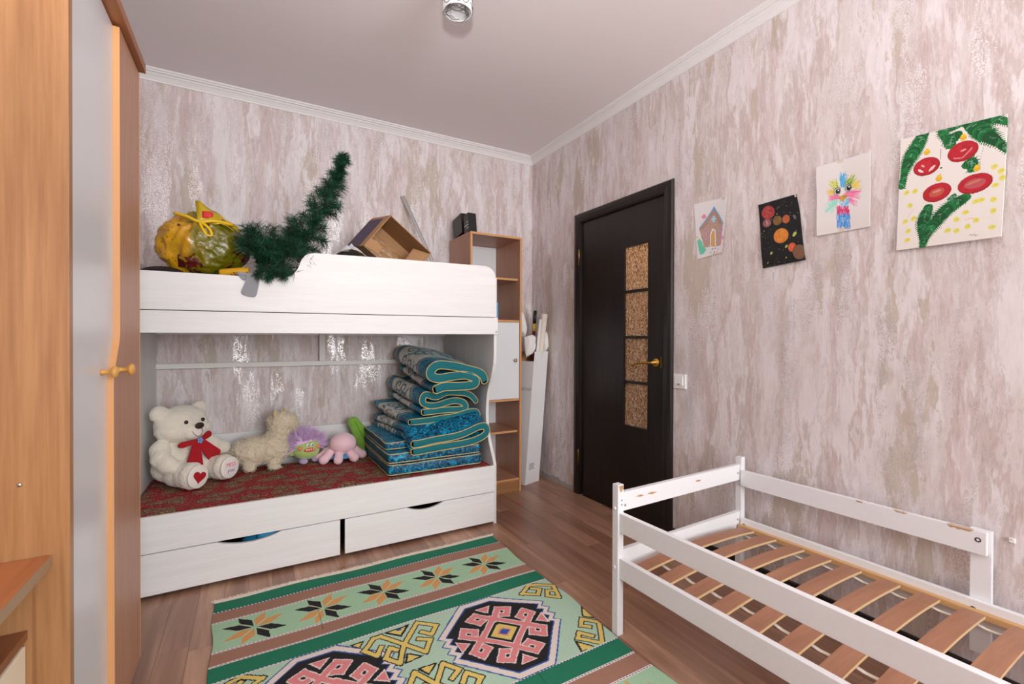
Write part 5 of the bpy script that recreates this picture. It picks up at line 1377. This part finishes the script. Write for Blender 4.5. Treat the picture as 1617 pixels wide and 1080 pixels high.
# tilted open cardboard box
cb = emp('cardboard_box', 'open brown cardboard box tipped on corner above bunk rail', 'box', (.75, 2.85, UZ))
th = R(38.5); ux, uz = Vector((math.cos(th), 0, -math.sin(th))), Vector((math.sin(th), 0, math.cos(th)))
TC = Vector((.727, 2.76, 1.884)); WW, HH, DD = .325, .255, .24
def cbp(a, b, c): return TC+ux*a-uz*b+Vector((-.26, .96, .10))*c
def slab(nm, q, n, t, mo, mi):
    n = Vector(n); V = [Vector(p) for p in q]+[Vector(p)+n*t for p in q]
    me = bpy.data.meshes.new(nm); me.from_pydata([tuple(v) for v in V], [], [(0, 1, 2, 3), (7, 6, 5, 4), (0, 4, 5, 1), (1, 5, 6, 2), (2, 6, 7, 3), (3, 7, 4, 0)])
    o = wrap(nm, me, [mo, mi], cb); me.polygons[1].material_index = 1; bm = bmesh.new(); bm.from_mesh(me); bmesh.ops.recalc_face_normals(bm, faces=bm.faces); bm.to_mesh(me); bm.free(); return o
purple = plain('purple_print', (72, 54, 84), .55, .1, 30, .2)
slab('upper_side', [cbp(0, 0, 0), cbp(WW, 0, 0), cbp(WW, 0, DD), cbp(0, 0, DD)], -uz, .004, cardboard, cardboard_in)
slab('left_side', [cbp(0, 0, 0), cbp(0, HH, 0), cbp(0, HH, DD), cbp(0, 0, DD)], ux, .004, cardboard, cardboard_in)
box_print = slab('left_print', [cbp(-.0008, .02, .06), cbp(-.0008, HH, .06), cbp(-.0008, HH, DD), cbp(-.0008, .02, DD)], ux, .0006, purple, purple)
slab('right_side', [cbp(WW, 0, 0), cbp(WW, HH, 0), cbp(WW, HH, DD), cbp(WW, 0, DD)], -ux, .004, cardboard, cardboard_in)
slab('lower_side', [cbp(0, HH, 0), cbp(WW, HH, 0), cbp(WW, HH, DD), cbp(0, HH, DD)], uz, .004, cardboard, cardboard_in)
slab('bottom', [cbp(0, 0, DD), cbp(WW, 0, DD), cbp(WW, HH, DD), cbp(0, HH, DD)], (0, -1, 0), .004, cardboard, cardboard)
pt = plain('packing_tape', (170, 122, 62), .15, .5, 40, .1)
slab('packing_tape', [cbp(.03, .06, DD-.0045), cbp(WW-.01, .06, DD-.0045), cbp(WW-.01, .12, DD-.0045), cbp(.03, .12, DD-.0045)], (0, -1, 0), .0006, pt, pt)
slab('packing_tape', [cbp(.03, .14, DD-.0045), cbp(WW-.02, .14, DD-.0045), cbp(WW-.02, .20, DD-.0045), cbp(.03, .20, DD-.0045)], (0, -1, 0), .0006, pt, pt)
slab('left_flap', [cbp(0, HH*.98, 0), cbp(0, .19, 0), cbp(.07, .20, -.04), cbp(.08, HH*.98, -.04)], (0, .6, -.4), .004, cardboard, cardboard_in)
slab('right_flap', [cbp(WW, .01, 0), cbp(WW, .15, 0), cbp(WW-.075, .16, .05), cbp(WW-.075, .03, .07)], (0, -.6, -.4), .004, cardboard, cardboard_in)
# aluminium strip leaning on the wall
a_, b_ = Vector((.968, 3.352, 2.195)), Vector((1.290, 3.18, 1.40)); dv = (b_-a_).normalized(); sv = dv.cross(Vector((0, 1, 0))).normalized(); nv = sv.cross(dv)
bmx = bmesh.new(); prof_ = [(-.012, 0), (.012, 0), (.012, .010), (.009, .010), (.009, .003), (-.009, .003), (-.009, .010), (-.012, .010)]
Av = [bmx.verts.new(a_+sv*p[0]-nv*p[1]) for p in prof_]; Bv = [bmx.verts.new(b_+sv*p[0]-nv*p[1]) for p in prof_]
bmx.faces.new(Av); bmx.faces.new(Bv[::-1])
for i in range(8): bmx.faces.new((Av[i], Av[(i+1) % 8], Bv[(i+1) % 8], Bv[i]))
tag(bm_done('metal_strip', bmx, plain('grey_aluminium', (190, 188, 188), .35, Metallic=.5)), 'long grey metal channel strip leaning against the back wall', 'metal strip')
